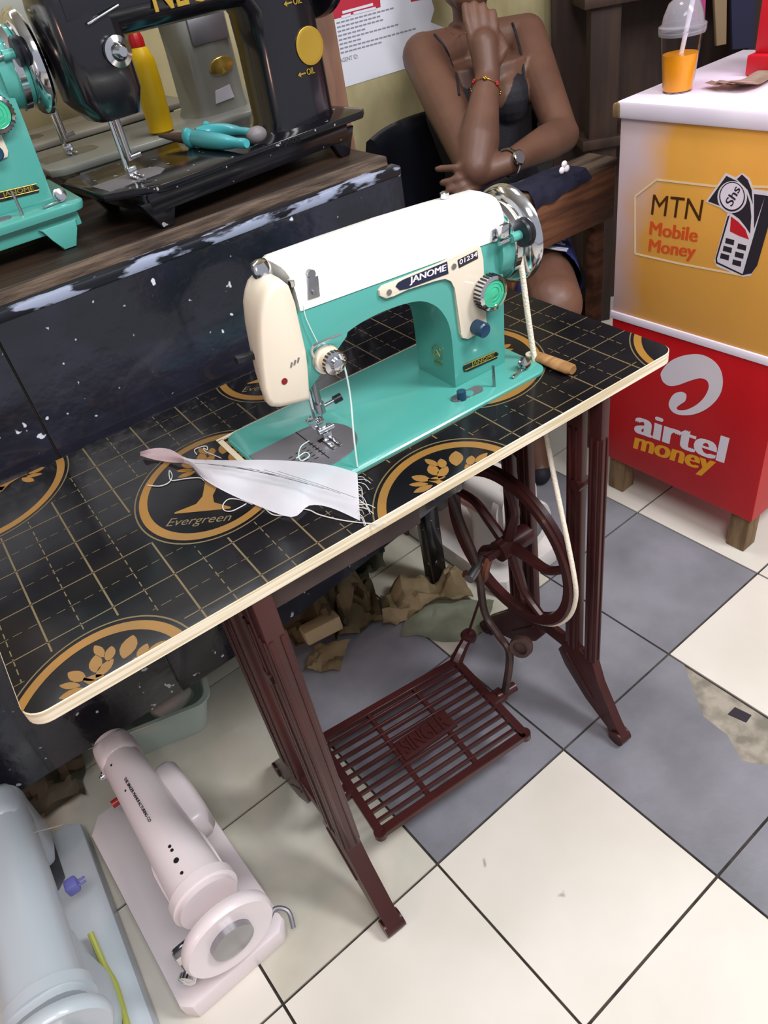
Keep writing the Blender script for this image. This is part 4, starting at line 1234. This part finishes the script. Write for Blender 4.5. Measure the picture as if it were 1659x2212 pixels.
# frame line of the sign
bm = NB()
ol = [(1659, 404), (1540, 402), (1418, 388), (1372, 424), (1372, 548), (1470, 570), (1600, 594)]
for i in range(len(ol) - 1):
    a, b_ = onf(*ol[i]), onf(*ol[i + 1]); d = (b_ - a).normalized(); s = d.cross(FN) * .0018
    prism(bm, [a + s, b_ + s, b_ - s, a - s], FN * .0005)
obj('sign_frame', bm, M['line_pale'], y)
ftext('MTN', (1406, 463), (1513, 477), (1411, 420), M['brown_print'], y, -.012)
ftext('Mobile', (1402, 506), (1506, 523), (1405, 478), M['orange_print'], y, .035)
ftext('Money', (1399, 551), (1500, 566), (1403, 516), M['orange_print'], y, .035)
bm = NB()
k8 = .16817
def z8(L): return [(1380 + a * k8, 360 + b_ * k8) for a, b_ in L]
def lay(pts, k, mi): 
    f = [onf(a, b_, k) for a, b_ in z8(pts)]
    prism(bm, f, FN * .00028, mi)
lay([(860, 450), (1115, 80), (1240, 140), (1330, 80), (1420, 150), (1480, 290), (1700, 320), (1740, 400), (1500, 1300), (1440, 1400), (1330, 1415), (1000, 1280), (970, 1210), (1140, 600), (1030, 520)], 0, 0)
lay([(890, 445), (1125, 118), (1260, 185), (1370, 300), (1430, 470), (1445, 640), (1430, 860), (1370, 770), (1290, 670), (1180, 590), (1050, 505)], 1, 1)
lay([(1260, 160), (1325, 100), (1400, 170), (1450, 300), (1465, 480), (1400, 300)], 1, 1)
lay([(1480, 350), (1625, 370), (1480, 800)], 1, 1)
lay([(1625, 370), (1690, 380), (1740, 500), (1520, 1270), (1450, 1370), (1330, 1395)], 1, 1)
lay([(1170, 620), (1140, 640), (985, 1180), (990, 1240), (1325, 1395), (1335, 1380), (1010, 1225), (1005, 1180)], 1, 1)
lay([(1185, 640), (1280, 710), (1370, 810), (1415, 935), (1290, 890), (1170, 830)], 1, 2)
for a, b_ in ((1120, 915), (1090, 1015), (1055, 1110), (1275, 985), (1242, 1090), (1210, 1190)):
    lay([(a, b_), (a + 108, b_ + 28), (a + 98, b_ + 95), (a - 12, b_ + 65)], 1, 1)
def ell(cx, cy, rx, ry, k, mi): lay([(cx + rx * math.cos(2 * PI * i / 32), cy + ry * math.sin(2 * PI * i / 32)) for i in range(32)], k, mi)
ell(1200, 390, 190, 205, 2, 0); ell(1198, 385, 165, 190, 3, 1); ell(1198, 380, 150, 172, 4, 3)
st = obj('phone_sticker', bm, [M['white_vinyl'], M['dark_print'], M['red_vinyl'], M['white_slab']], y)
o_ = (1380 + 1195 * k8, 360 + 520 * k8); r_ = (1380 + 1310 * k8, 360 + 290 * k8); u_ = (1380 + 1105 * k8, 360 + 455 * k8)
ftext('Shs', o_, r_, u_, M['dark_print'], y, .02, 5)
# things on the counter
cx, cy, cz = at(1463, 196, z=Kz(.9025))
t = thing('juice_cup', 'clear plastic cup half full of orange juice with domed lid', 'cup', (cx, cy, cz))
bm = NB(); lathe(bm, [(.001, .0), (.026, .0), (.0275, .003), (.0365, .098), (.0385, .1), (.0385, .102), (.0358, .1), (.0262, .004), (.001, .0015)], (cx, cy, cz), (0, 0, 1), 40); obj('cup', bm, M['clear'], t)
bm = NB(); lathe(bm, [(.0001, .003), (.0255, .003), (.0315, .063), (.0001, .063)], (cx, cy, cz), (0, 0, 1), 36); obj('juice', bm, M['juice'], t)
bm = NB(); lathe(bm, [(.0405, .094), (.042, .1), (.042, .108), (.037, .111), (.0345, .124), (.027, .143), (.014, .153), (.004, .155), (.004, .1545), (.0135, .152), (.0262, .1425), (.0335, .1235), (.036, .1105), (.041, .1075), (.041, .1), (.0395, .094)], (cx, cy, cz), (0, 0, 1), 40, False); obj('lid', bm, M['clear_lid'], t)
bm = NB(); cyl(bm, (cx + .002, cy, cz + .058), (cx + .022, cy - .016, cz + .23), .0042, n=14); obj('straw', bm, M['straw'], t)
t = thing('cash_box', 'red plastic box at the right edge of the counter', 'box', at(1640, 162, z=Kz(.9025)))
p = at(1606, 165, z=Kz(.9025)) + E2 * .066 + E1 * .066
RZ = Matrix.Rotation(math.atan2(E2.y, E2.x), 4, 'Z')
bm = NB(); box(bm, p + V((0, 0, .018)), (.13, .13, .035), .003, RZ); obj('base', bm, M['red_plastic'], t)
bm = NB(); box(bm, p + V((0, 0, .09)), (.10, .12, .11), .004, RZ); obj('body', bm, M['red_plastic'], t)
bm = NB(); q = p - E2 * .051 - E1 * .03 + V((0, 0, .12)); box(bm, q + E1 * .02, (.002, .05, .05), 0, RZ); obj('white_label', bm, M['white_vinyl'], t)
for k in range(3):
    bm = NB(); pts = []
    for i in range(9):
        for j in range(3):
            pass
    base = at(1600 + 16 * k, 180 - 3 * k, z=Kz(.9035) + .003 * k)
    g_ = []
    ang = -.4 + .25 * k
    for i in range(10):
        row = []
        for j in range(4):
            a_, b_ = (i / 9 - .5) * .12, (j / 3 - .5) * .045
            v = base + V((a_ * math.cos(ang) - b_ * math.sin(ang), a_ * math.sin(ang) + b_ * math.cos(ang), .003 + .0025 * math.sin(i * .8 + k) + (.006 if i < 2 else 0)))
            row.append(bm.verts.new(v))
        g_.append(row)
    for i in range(9):
        for j in range(3): bm.faces.new((g_[i][j], g_[i + 1][j], g_[i + 1][j + 1], g_[i][j + 1]))
    bmesh.ops.solidify(bm, geom=bm.faces[:], thickness=.0012)
    tag(obj('banknote', bm, M['note'], None, 60), 'crumpled pinkish paper note on the counter before the red box', 'paper', 'paper notes on the counter')

# ------------------------------------------------------------------ poster
def wp(px, py, k=0): return at(px, py, y=1.0495 - .0006 * k)
t = thing('wall_poster', 'white printed notice with red heading pasted on the yellow wall', 'poster', wp(800, 170))
bm = NB()
prism(bm, [wp(740, 190), wp(870, 150), wp(960, 122), wp(960, 60), wp(930, 48), wp(938, 20), wp(920, -40), wp(900, -180), wp(680, -110), wp(700, 0)][::-1], (0, -.0008, 0)); obj('sheet', bm, M['paper'], t)
bm = NB(); prism(bm, [wp(720, 42, 2), wp(822, 15, 2), wp(818, -40, 2), wp(710, -20, 2)][::-1], (0, -.0004, 0)); obj('red_heading', bm, M['print_red'], t)
bm = NB(); prism(bm, [wp(888, 4, 2), wp(915, -2, 2), wp(912, -40, 2), wp(880, -30, 2)][::-1], (0, -.0004, 0)); obj('red_heading', bm, M['print_red'], t)
bm = NB()
for k in range(8):
    x0_, y0_ = 727 + k * 1.3, 52 + k * 9.2
    ln = (125, 95, 100, 60, 130, 48, 165, 90)[k]
    a, b_ = wp(x0_, y0_, 2), wp(x0_ + ln, y0_ - ln * .27, 2)
    n_ = ln // 9
    for i in range(n_):
        p0, p1 = a.lerp(b_, i / n_), a.lerp(b_, (i + .8) / n_)
        prism(bm, [p0, p1, p1 + V((0, 0, .0035)), p0 + V((0, 0, .0035))], (0, -.0003, 0))
obj('fine_print', bm, M['print_grey'], t)
tb = text_bm('AGENT ID:', wp(735, 136, 2), wp(774, 125, 2) - wp(735, 136, 2), wp(733, 127, 2) - wp(735, 136, 2), ext=.0004); obj('lettering', tb, M['print_grey'], t)
bm = NB()
for a, b_ in (((738, 40), (758, 34)), ((764, 32), (812, 20)), ((740, 30), (806, 12))):
    p0, p1 = wp(*a, 3), wp(*b_, 3); prism(bm, [p0, p1, p1 + V((0, 0, .006)), p0 + V((0, 0, .006))], (0, -.0003, 0))
obj('heading_lines', bm, M['paper'], t)

# ------------------------------------------------------------------ woman, chair and plank table
def atd(px, py, d): return at(px, py, d=d)
def capsule(bm, p, q, r0, r1, n=18):
    p, q = V(p), V(q); L = (q - p).length; a = (q - p) / L
    prof = [(r0 * math.sin(PI / 2 * k / 5), -r0 * math.cos(PI / 2 * k / 5)) for k in range(6)] + [(r1 * math.cos(PI / 2 * k / 5), L + r1 * math.sin(PI / 2 * k / 5)) for k in range(6)]
    lathe(bm, prof, p, a, n)
def chain(bm, pts):
    for (p, r0), (q, r1) in zip(pts, pts[1:]): capsule(bm, p, q, r0, r1)
def remesh(name, bm, m, parent, vox, smooth=6, cut=None, thick=0.0):
    me = bpy.data.meshes.new(name); bm.to_mesh(me); bm.free()
    o = bpy.data.objects.new(name, me); COL.objects.link(o)
    md = o.modifiers.new('r', 'REMESH'); md.mode = 'VOXEL'; md.voxel_size = vox
    ms = o.modifiers.new('s', 'SMOOTH'); ms.factor = .5; ms.iterations = smooth
    dg = bpy.context.evaluated_depsgraph_get()
    me2 = bpy.data.meshes.new_from_object(o.evaluated_get(dg))
    bpy.data.objects.remove(o); bpy.data.meshes.remove(me)
    b2 = NB(); b2.from_mesh(me2); bpy.data.meshes.remove(me2)
    if cut:
        kill = [f for f in b2.faces if cut(f.calc_center_median())]
        bmesh.ops.delete(b2, geom=kill, context='FACES')
    return obj(name, b2, m, parent, 70)
RT = V((.82, -.572, 0)); FW = V((-.572, -.82, 0)); UP = V((0, 0, 1))   # her left-hand side in the photo is +RT
sh_r, sh_l = atd(915, 122, 1.95), atd(1136, 78, 1.97)
neck0 = atd(1018, 62, 1.99)
hip = atd(1085, 515, 2.16)
chest = atd(1032, 205, 1.985)
waist = atd(1055, 350, 2.08)
el_r = atd(1026, 362, 1.74); wr_r = atd(1053, 165, 1.76)
el_l = atd(1214, 292, 1.84); wr_l = atd(1098, 352, 1.74)
head_c = atd(1006, -88, 1.88)
woman = thing('person', 'person in black strappy top and blue denim resting chin on hand', 'person', (hip.x, hip.y, .0))
def torso(bm, g=0.0):
    rings = []
    data = [(hip - UP * .02, .155, .105), (hip + UP * .05, .145, .10), (waist, .118, .092), (chest - UP * .05, .135, .105), (chest + UP * .02, .142, .112), (chest + UP * .08, .15, .095), (neck0 - UP * .06, .15, .075), (neck0 - UP * .02, .10, .062), (neck0 + UP * .02, .055, .05)]
    for c_, a_, b_ in data:
        rings.append([c_ + RT * (a_ + g) * math.cos(2 * PI * k / 28) + FW * (b_ + g) * math.sin(2 * PI * k / 28) for k in range(28)])
    loft(bm, rings)
    for s in (-1, 1): sphere(bm, chest + RT * s * .068 + FW * .072 - UP * .005, .058 + g)
bm = NB()
torso(bm)
capsule(bm, neck0, head_c - UP * .05, .046, .044)
capsule(bm, neck0 - UP * .03, sh_r, .045, .054); capsule(bm, neck0 - UP * .03, sh_l, .045, .052)
chain(bm, [(sh_r, .056), (sh_r.lerp(el_r, .45), .053), (el_r, .042)])
chain(bm, [(el_r, .044), (el_r.lerp(wr_r, .28), .050), (el_r.lerp(wr_r, .7), .036), (wr_r, .029)])
chain(bm, [(sh_l, .052), (sh_l.lerp(el_l, .5), .046), (el_l, .040)])
chain(bm, [(el_l, .042), (el_l.lerp(wr_l, .3), .043), (wr_l, .027)])
# head
sphere(bm, head_c, .098, (.80, .95, 1.18))
fc = head_c + FW * .055
sphere(bm, fc - UP * .06, .052, (1, .9, .9))
sphere(bm, fc - UP * .088 + FW * .012, .026)
sphere(bm, fc + FW * .042 - UP * .018, .017, (.9, 1, 1.2)); sphere(bm, fc + FW * .03 + UP * .01, .011, (.8, 1, 2))
for s in (-1, 1):
    sphere(bm, head_c + RT * s * .082 - UP * .01, .022, (.5, .9, 1.4)); sphere(bm, fc + RT * s * .042 - UP * .03 + FW * .008, .026)
sphere(bm, fc + FW * .03 - UP * .056, .014, (1.6, .8, .7))
# right hand: fist under the chin, fingers curled towards the face
kn = atd(1040, 52, 1.745)
ph = wr_r
capsule(bm, wr_r, wr_r.lerp(kn, .6), .03, .034); 
palm_u = (kn - wr_r).normalized()
ax = (atd(1080, 40, 1.75) - atd(1000, 25, 1.75)).normalized()
for i, (o_, ln) in enumerate(((-.034, .95), (-.012, 1.0), (.010, .98), (.032, .85))):
    kb = kn + ax * o_ + palm_u * (.012 - .006 * abs(i - 1.5))
    capsule(bm, wr_r.lerp(kn, .45) + ax * o_ * .7, kb, .0135, .0105)
    m1 = kb - FW * .006 + palm_u * .032 * ln; tip = m1 - FW * .028 - palm_u * .012
    chain(bm, [(kb, .0105), (m1, .0092), (tip, .0082)])
th0 = wr_r.lerp(kn, .35) + ax * .03
chain(bm, [(th0, .013), (th0 + ax * .02 + palm_u * .03, .0105), (th0 + ax * .012 + palm_u * .058 - FW * .012, .009)])
# left hand: lying across, fingers pointing to the lower left
kl = atd(1030, 378, 1.74)
dl_ = (kl - wr_l).normalized(); sl_ = dl_.cross(FW).normalized()
capsule(bm, wr_l, kl, .027, .028)
for i, (o_, ex, ey) in enumerate(((-.028, 945, 365), (-.010, 955, 395), (.010, 968, 412), (.028, 985, 424))):
    kb = kl + sl_ * (o_ * .9) * (1 if sl_.z < 0 else -1)
    tip = atd(ex, ey, 1.745); mid = kb.lerp(tip, .5) + FW * .012
    capsule(bm, wr_l.lerp(kl, .5) + (kb - kl) * .6, kb, .012, .0105)
    chain(bm, [(kb, .0105), (mid, .0095), (tip, .008)])
capsule(bm, wr_l.lerp(kl, .4), atd(1010, 360, 1.735), .012, .009)
# bare leg below the hem
kn_l = V((1.16, .115, .52)); ft_l = V((1.02, -.0, .10))
hip_l, hip_r = hip + RT * .085, hip - RT * .085
kn_r = hip_r + FW * .43 - RT * .03 + UP * .06; ft_r = V((kn_r.x + .22, kn_r.y + .19, .02))
chain(bm, [(hip_l, .08), (kn_l, .062)])
an_l = atd(1085, 720, 1.58); an_l = V((1.31, .36, .015))
chain(bm, [(kn_l, .062), (kn_l.lerp(an_l, .3), .058), (an_l, .034)])
chain(bm, [(an_l, .036), (an_l + FW * .14 - UP * .05, .026)])
chain(bm, [(hip_r, .08), (kn_r, .06), (kn_r.lerp(ft_r, .3), .055), (ft_r, .034)])
chain(bm, [(ft_r, .036), (ft_r + FW * .14 - UP * .05, .026)])
remesh('body', bm, M['skin'], woman, .0045, 5)
for a_ in (an_l, ft_r):
    bm = NB(); chain(bm, [(a_ + UP * .05, .043), (a_ - UP * .035, .040), (a_ + FW * .07 - UP * .05, .036), (a_ + FW * .15 - UP * .058, .028)])
    remesh('shoe', bm, M['black_cloth'], woman, .006, 3)
# camisole over the torso, cut at a V neckline
def cami_cut(c_):
    lx = (c_ - chest).dot(RT); lf = (c_ - chest).dot(FW); hz = (c_ - chest).z
    front = .040 - .055 * max(0, 1 - abs(lx - .045) / .05) + .016 * max(0, 1 - abs(abs(lx - .01) - .075) / .03) if lf > 0 else .01
    return hz > front or (c_ - hip).z < -.01
bm = NB(); torso(bm, .005)
remesh('strappy_top', bm, M['black_cloth'], woman, .0035, 6, cami_cut)
from mathutils.bvhtree import BVHTree
skin_o = [o for o in woman.children if o.name.startswith('body')][0]
bvh = BVHTree.FromPolygons([v.co.copy() for v in skin_o.data.vertices], [tuple(p.vertices) for p in skin_o.data.polygons])
def on_skin(px, py, off=.005):
    d = ray(px, py).normalized()
    h_, n_, i_, q_ = bvh.ray_cast(CP, d)
    return h_ - d * off
for s, px_ in ((-1, ((905, 66), (916, 62), (940, 76), (962, 104), (976, 138), (986, 165), (990, 190), (992, 205))), (1, ((1090, 24), (1098, 26), (1108, 52), (1118, 84), (1126, 118), (1131, 148), (1133, 172), (1133, 185)))):
    bm = NB()
    pts = []
    for q_ in px_:
        try: pts.append(on_skin(*q_))
        except Exception: pass
    pts = [pts[0] - FW * .05 - UP * .01] + pts
    tube(bm, spline(pts, 5), .003, 8); obj('strap', bm, M['black_cloth'], woman)
# denim
bm = NB()
chain(bm, [(hip - RT * .05, .125), (hip + RT * .05, .125)])
chain(bm, [(hip_l, .095), (hip_l.lerp(kn_l, .6), .084), (kn_l, .072)]); chain(bm, [(hip_r, .095), (kn_r.lerp(hip_r, .12), .074)])
hd = (FW * .62 - RT * .78).normalized()
remesh('denim_shorts', bm, M['denim'], woman, .006, 5, lambda c_: (c_ - hip).dot(RT) > -.02 and (c_ - hip_l.lerp(kn_l, .66)).dot(hd) > 0 and (c_ - hip).dot(FW) > .12)
ax_ = (kn_l - hip_l).normalized(); FRN = (UP - ax_ * ax_.z).normalized()
bm = NB()
for k in range(16):
    a = hip_l.lerp(kn_l, .42 + .022 * k) + FRN * .083 + RT * rnd.uniform(-.02, .0); b_ = a + RT * rnd.uniform(.04, .065) + FRN * -.012 + FW * .01
    tube(bm, [a, a.lerp(b_, .5) + FW * .002, b_], .0022, 5)
obj('frayed_rip', bm, M['fray'], woman)
bm = NB(); sphere(bm, head_c + UP * .022 - FW * .022, .105, (.84, .9, 1.12)); 
hb = remesh('hair', bm, M['hair'], woman, .008, 3, lambda c_: (c_ - head_c).dot(FW) > .055 and (c_ - head_c).z < .06 or (c_ - head_c).z < -.07)
for s in (-1, 1):
    e_ = fc + RT * s * .031 + FW * .024 + UP * .002
    bm = NB(); sphere(bm, e_, .0105, (1.25, .8, .62)); eye = obj('eye', bm, M['white_vinyl'], woman)
    bm = NB(); sphere(bm, e_ + FW * .006, .0052, n=12); obj('iris', bm, M['hair'], eye)
    bm = NB(); tube(bm, [e_ - RT * .015 + UP * .015 + FW * .004, e_ + UP * .019 + FW * .008, e_ + RT * .015 + UP * .015 + FW * .004], .0022, 6); obj('eyebrow', bm, M['hair'], woman)
bm = NB(); sphere(bm, fc + FW * .034 - UP * .056, .011, (1.7, .7, .55)); obj('lips', bm, mat('lips', '7A4440', .4), woman)
t = thing('bracelet', 'thin gold bracelet with red clover beads on the raised wrist', 'bracelet', wr_r)
bc = el_r.lerp(wr_r, .86); bx_ = (wr_r - el_r).normalized(); 
fx, fy, fa = frame_of(bx_ + V((.15, 0, 0)))
bm = NB(); tube(bm, [bc + fx * .0345 * math.cos(2 * PI * k / 40) + fy * .0345 * math.sin(2 * PI * k / 40) for k in range(40)], .0011, 6, True); obj('chain', bm, M['gold'], t)
for k in range(7):
    a = 2 * PI * k / 7; bm = NB(); c_ = bc + (fx * math.cos(a) + fy * math.sin(a)) * .0355
    nrm = (fx * math.cos(a) + fy * math.sin(a)); tg = fa.cross(nrm)
    for j in range(4):
        b_ = PI / 2 * j; sphere(bm, c_ + (tg * math.cos(b_) + fa * math.sin(b_)) * .003, .0028, n=8)
    obj('clover_bead', bm, M['red_bead'] if k % 2 else M['gold'], t)
t = thing('wrist_watch', 'silver wrist watch on the lower arm', 'watch', wr_l)
wc = atd(1101, 352, 1.735).lerp(wr_l, 1.0); wa = (wr_l - el_l).normalized(); fx, fy, fa = frame_of(wa)
bm = NB()
N = 22
for k in range(N):
    a = 2 * PI * k / N; c_ = wr_l + (fx * math.cos(a) + fy * math.sin(a)) * .0315
    q = (fx * math.cos(a) + fy * math.sin(a)).to_track_quat('Z', 'X').to_matrix().to_4x4()
    box(bm, c_, (.011, .008, .003), .0008, q)
obj('band', bm, M['chrome'], t)
dirc = (CP - wr_l).normalized(); dirc = (dirc - wa * dirc.dot(wa)).normalized()
c_ = wr_l + dirc * .031
bm = NB(); lathe(bm, [(.0, 0), (.016, 0), (.0175, .003), (.0165, .007), (.0145, .008), (.0145, .0072), (0, .0072)], c_, dirc, 28); obj('case', bm, M['chrome'], t)
bm = NB(); lathe(bm, [(0, .0068), (.0144, .0068), (.0144, .0078), (0, .0078)], c_, dirc, 28); obj('dial', bm, M['dull_steel'], t)
bm = NB(); tube(bm, spline([on_skin(a_, b_, .001) for a_, b_ in [(962, 62), (978, 74), (993, 76), (1006, 70)]], 5), .001, 5)
tag(obj('necklace', bm, M['gold']), 'thin gold necklace at the base of the neck', 'necklace')
# chair
t = thing('leather_chair', 'black leather chair with rounded back behind the seated person', 'chair', (hip.x, hip.y, 0))
bc = hip - FW * .05
bm = NB()
rings = []
NB_ = 22
for i in range(NB_ + 1):
    s = i / NB_; th = -1.25 + 2.5 * s
    rad = .25
    hgt = .13 + .04 * math.cos(th)
    c_ = bc + RT * (rad * math.sin(th) - .10) - FW * (rad * .62 * math.cos(th) - .02)
    zc = .605
    out = (RT * math.sin(th) * .62 - FW * math.cos(th)).normalized()
    rings.append([V((c_.x, c_.y, zc)) + out * .026 * math.copysign(abs(math.cos(2 * PI * k / 16)) ** .6, math.cos(2 * PI * k / 16)) + UP * hgt * math.copysign(abs(math.sin(2 * PI * k / 16)) ** .7, math.sin(2 * PI * k / 16)) for k in range(16)])
loft(bm, rings); obj('backrest', bm, M['leather'], t, 60)
bm = NB(); rg = []
sc = hip + FW * .06
for z, k in ((.29, .9), (.30, 1.0), (.345, 1.0), (.36, .9)):
    rg.append([V((sc.x, sc.y, z)) + RT * a * k + FW * b_ * k for a, b_ in rr(.22, .22, .07, 5)])
loft(bm, rg); obj('seat', bm, M['leather'], t, 50)
bm = NB(); cyl(bm, (sc.x, sc.y, -.02), (sc.x, sc.y, .30), .025); obj('column', bm, M['black_plastic'], t)
for k in range(5):
    a = 2 * PI * k / 5 + .3; bm = NB(); e_ = V((sc.x + .22 * math.cos(a), sc.y + .22 * math.sin(a), .045 - FZ))
    tube(bm, [(sc.x, sc.y, .075 - FZ), e_], [.02, .013]); obj('leg', bm, M['black_plastic'], t)
    bm = NB(); cyl(bm, e_ + V((-.008, 0, -.022)), e_ + V((.008, 0, -.022)), .0225); obj('caster', bm, M['black_plastic'], t)
# plank stall between bench and counter
t = thing('plank_stall', 'rough brown plank table end between the machine wheel and yellow box', 'table', (1.33, .24, 0))
pa, pb = at(1150, 428, y=.22), at(1312, 345, y=.22)
pz1, pz0 = (pa.z + pb.z) / 2, .595
bm = NB(); box(bm, (1.31, .23, (pz1 + pz0) / 2 - .004), (.30, .02, pz1 - pz0 - .008), .002); obj('apron', bm, M['wood_mid'], t)
bm = NB(); box(bm, (1.31, .262, pz1 - .004), (.31, .085, .016), .002); obj('top_board', bm, M['wood_edge'], t)
for x in (1.175, 1.445):
    bm = NB(); box(bm, (x, .262, (pz1 - .012 - FZ) / 2), (.03, .03, pz1 - .012 + FZ), .002); obj('leg', bm, M['wood_mid'], t)
bm = NB()
g_ = []
for i in range(15):
    row = []
    for j, (yy, zz) in enumerate(((.29, .006), (.25, .0075), (.216, .007), (.2125, -.004), (.2105, -.022), (.212, -.036))):
        x = 1.185 + .17 * i / 14 + .004 * j
        zz2 = zz * (1 - .5 * i / 14) if zz < 0 else zz
        row.append(bm.verts.new((x, yy + .003 * math.sin(i * 1.3 + j), pz1 + zz2 + .0035 + .002 * math.sin(i * .9))))
    g_.append(row)
for i in range(14):
    for j in range(5): bm.faces.new((g_[i][j], g_[i + 1][j], g_[i + 1][j + 1], g_[i][j + 1]))
bmesh.ops.solidify(bm, geom=bm.faces[:], thickness=.003)
tag(obj('folded_denim', bm, M['denim_dark'], None, 60), 'dark denim cloth draped over the brown plank', 'cloth')
bm = NB(); p = at(1219, 362, y=.214)
for a in (90, 210, 330): sphere(bm, p + V((.008 * math.cos(math.radians(a)), 0, .007 * math.sin(math.radians(a)))), .008, (1, .5, .9), 12)
tag(obj('white_clip', bm, M['white_vinyl']), 'small white three lobed clip on the denim cloth', 'clip')
# dark shelving behind the counter
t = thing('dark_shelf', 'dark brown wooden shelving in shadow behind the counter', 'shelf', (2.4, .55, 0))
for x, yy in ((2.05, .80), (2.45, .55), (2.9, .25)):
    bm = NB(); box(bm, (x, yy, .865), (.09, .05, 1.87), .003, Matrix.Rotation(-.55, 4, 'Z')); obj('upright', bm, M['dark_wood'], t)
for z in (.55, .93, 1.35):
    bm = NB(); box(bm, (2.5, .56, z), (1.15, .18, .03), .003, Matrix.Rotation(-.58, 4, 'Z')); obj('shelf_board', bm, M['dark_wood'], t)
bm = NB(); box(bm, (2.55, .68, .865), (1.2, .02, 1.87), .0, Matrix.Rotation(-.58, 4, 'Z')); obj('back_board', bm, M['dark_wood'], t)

# ------------------------------------------------------------------ papers, tub, cloth under the bench
def crumple(name, label, cat, corners, m, amp, seed, z0=.004, nu=14, nv=12, group=None, sc=14):
    bm = NB(); g_ = []
    A, B_, C_, D_ = [V((*c_, 0)) for c_ in corners]
    for i in range(nu + 1):
        row = []
        for j in range(nv + 1):
            p = A.lerp(B_, i / nu).lerp(D_.lerp(C_, i / nu), j / nv)
            h_ = abs(noise.noise(V((p.x * sc, p.y * sc, seed)))) + .5 * abs(noise.noise(V((p.x * sc * 2.2, p.y * sc * 2.2, seed + 5))))
            o_ = noise.noise_vector(V((p.x * 20, p.y * 20, seed))) * .012
            row.append(bm.verts.new(K_((p.x + o_.x, p.y + o_.y, z0 + amp * h_))))
        g_.append(row)
    for i in range(nu):
        for j in range(nv): bm.faces.new((g_[i][j], g_[i + 1][j], g_[i + 1][j + 1], g_[i][j + 1]))
    bmesh.ops.solidify(bm, geom=bm.faces[:], thickness=.001)
    return tag(obj(name, bm, m, None, 25), label, cat, group)
crumple('wrapping_paper', 'crumpled brown wrapping paper under the black bench, largest of the heap', 'paper', [(.36, .105), (.55, .035), (.62, .19), (.40, .25)], M['kraft'], .13, 1.3, sc=11, nu=18, nv=14)
crumple('wrapping_paper', 'long folded brown paper strip lying beside bench leg on pale sheet', 'paper', [(.55, .03), (.75, -.03), (.79, .05), (.60, .115)], M['kraft_light'], .085, 4.7, sc=12)
crumple('wrapping_paper', 'small creased paper corner sticking out in front of the packet', 'paper', [(.35, .055), (.41, -.005), (.47, .05), (.40, .10)], M['kraft_light'], .04, 8.1, nu=8, nv=8)
crumple('wrapping_paper', 'upright curled brown paper flap behind the taped packet', 'paper', [(.44, .08), (.55, .06), (.56, .12), (.45, .14)], M['kraft'], .19, 11.7, .02, sc=16, nu=10, nv=8)
crumple('plastic_sheet', 'dirty pale sheet spread on the floor by bench leg', 'sheet', [(.565, -.01), (.68, -.13), (.79, -.07), (.66, .07)], M['sheet'], .012, 2.2, .001)
crumple('knit_cloth', 'grey green ribbed cloth bundle on top of the papers', 'cloth', [(.53, .12), (.61, .08), (.66, .16), (.57, .20)], M['knit'], .12, 6.4, .055)
t = thing('wrapped_packet', 'brown paper packet bound with clear tape beside the papers', 'packet', (.43, .055, 0))
rot = Matrix.Rotation(-.12, 4, 'Z')
bm = NB(); box(bm, K_((.425, .075, .075)), (.09, .042, .036), .005, rot @ Matrix.Rotation(-.25, 4, 'X')); obj('packet', bm, M['kraft_light'], t)
bm = NB(); box(bm, K_((.446, .073, .075)), (.03, .0428, .0368), .005, rot @ Matrix.Rotation(-.25, 4, 'X')); obj('tape', bm, mat('clear_tape', 'A89878', .15), t)
t = thing('plastic_tub', 'pale green translucent plastic tub pushed under the bench', 'tub', (.06, .17, 0))
bm = NB()
rc = Matrix.Rotation(-.25, 4, 'Z')
def tring(hx, hy, z): return [K_(V((.05, .16, z)) + rc @ V((a, b_, 0))) for a, b_ in rr(hx, hy, .03, 5)]
loft(bm, [tring(.10, .07, .0005), tring(.125, .09, .10), tring(.132, .097, .104), tring(.132, .097, .107), tring(.121, .086, .104), tring(.097, .067, .004)]); obj('body', bm, M['tub'], t)
bm = NB(); box(bm, K_((.09, .13, .06)), (.09, .05, .03), .008, Matrix.Rotation(.3, 4, 'Z')); tag(obj('white_box', bm, M['plain_white_enamel']), 'white rounded block lying in the green tub', 'block')
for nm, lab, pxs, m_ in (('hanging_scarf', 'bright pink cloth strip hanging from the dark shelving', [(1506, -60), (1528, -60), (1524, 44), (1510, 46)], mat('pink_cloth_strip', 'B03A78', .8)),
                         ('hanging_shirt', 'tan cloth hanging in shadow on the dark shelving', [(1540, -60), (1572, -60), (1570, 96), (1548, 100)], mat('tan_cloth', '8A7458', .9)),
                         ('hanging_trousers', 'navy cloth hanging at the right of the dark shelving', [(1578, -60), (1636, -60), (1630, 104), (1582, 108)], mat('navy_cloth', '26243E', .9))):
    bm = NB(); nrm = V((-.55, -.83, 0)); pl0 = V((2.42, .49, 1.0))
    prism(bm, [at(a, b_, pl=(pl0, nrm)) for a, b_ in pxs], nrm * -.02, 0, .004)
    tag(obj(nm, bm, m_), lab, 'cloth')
crumple('canvas_sheet', 'dusty folded canvas on the floor between the two left machines', 'canvas', [(-.26, .09), (-.13, .07), (-.10, .24), (-.26, .26)], mat('dusty_canvas', '8E8674', .9, col2='7A7362', nscale=9), .05, 3.3, .003)

# lift everything so that the floor lies at z = 0
for o in S.objects:
    if o.parent is None: o.location.z += FZ
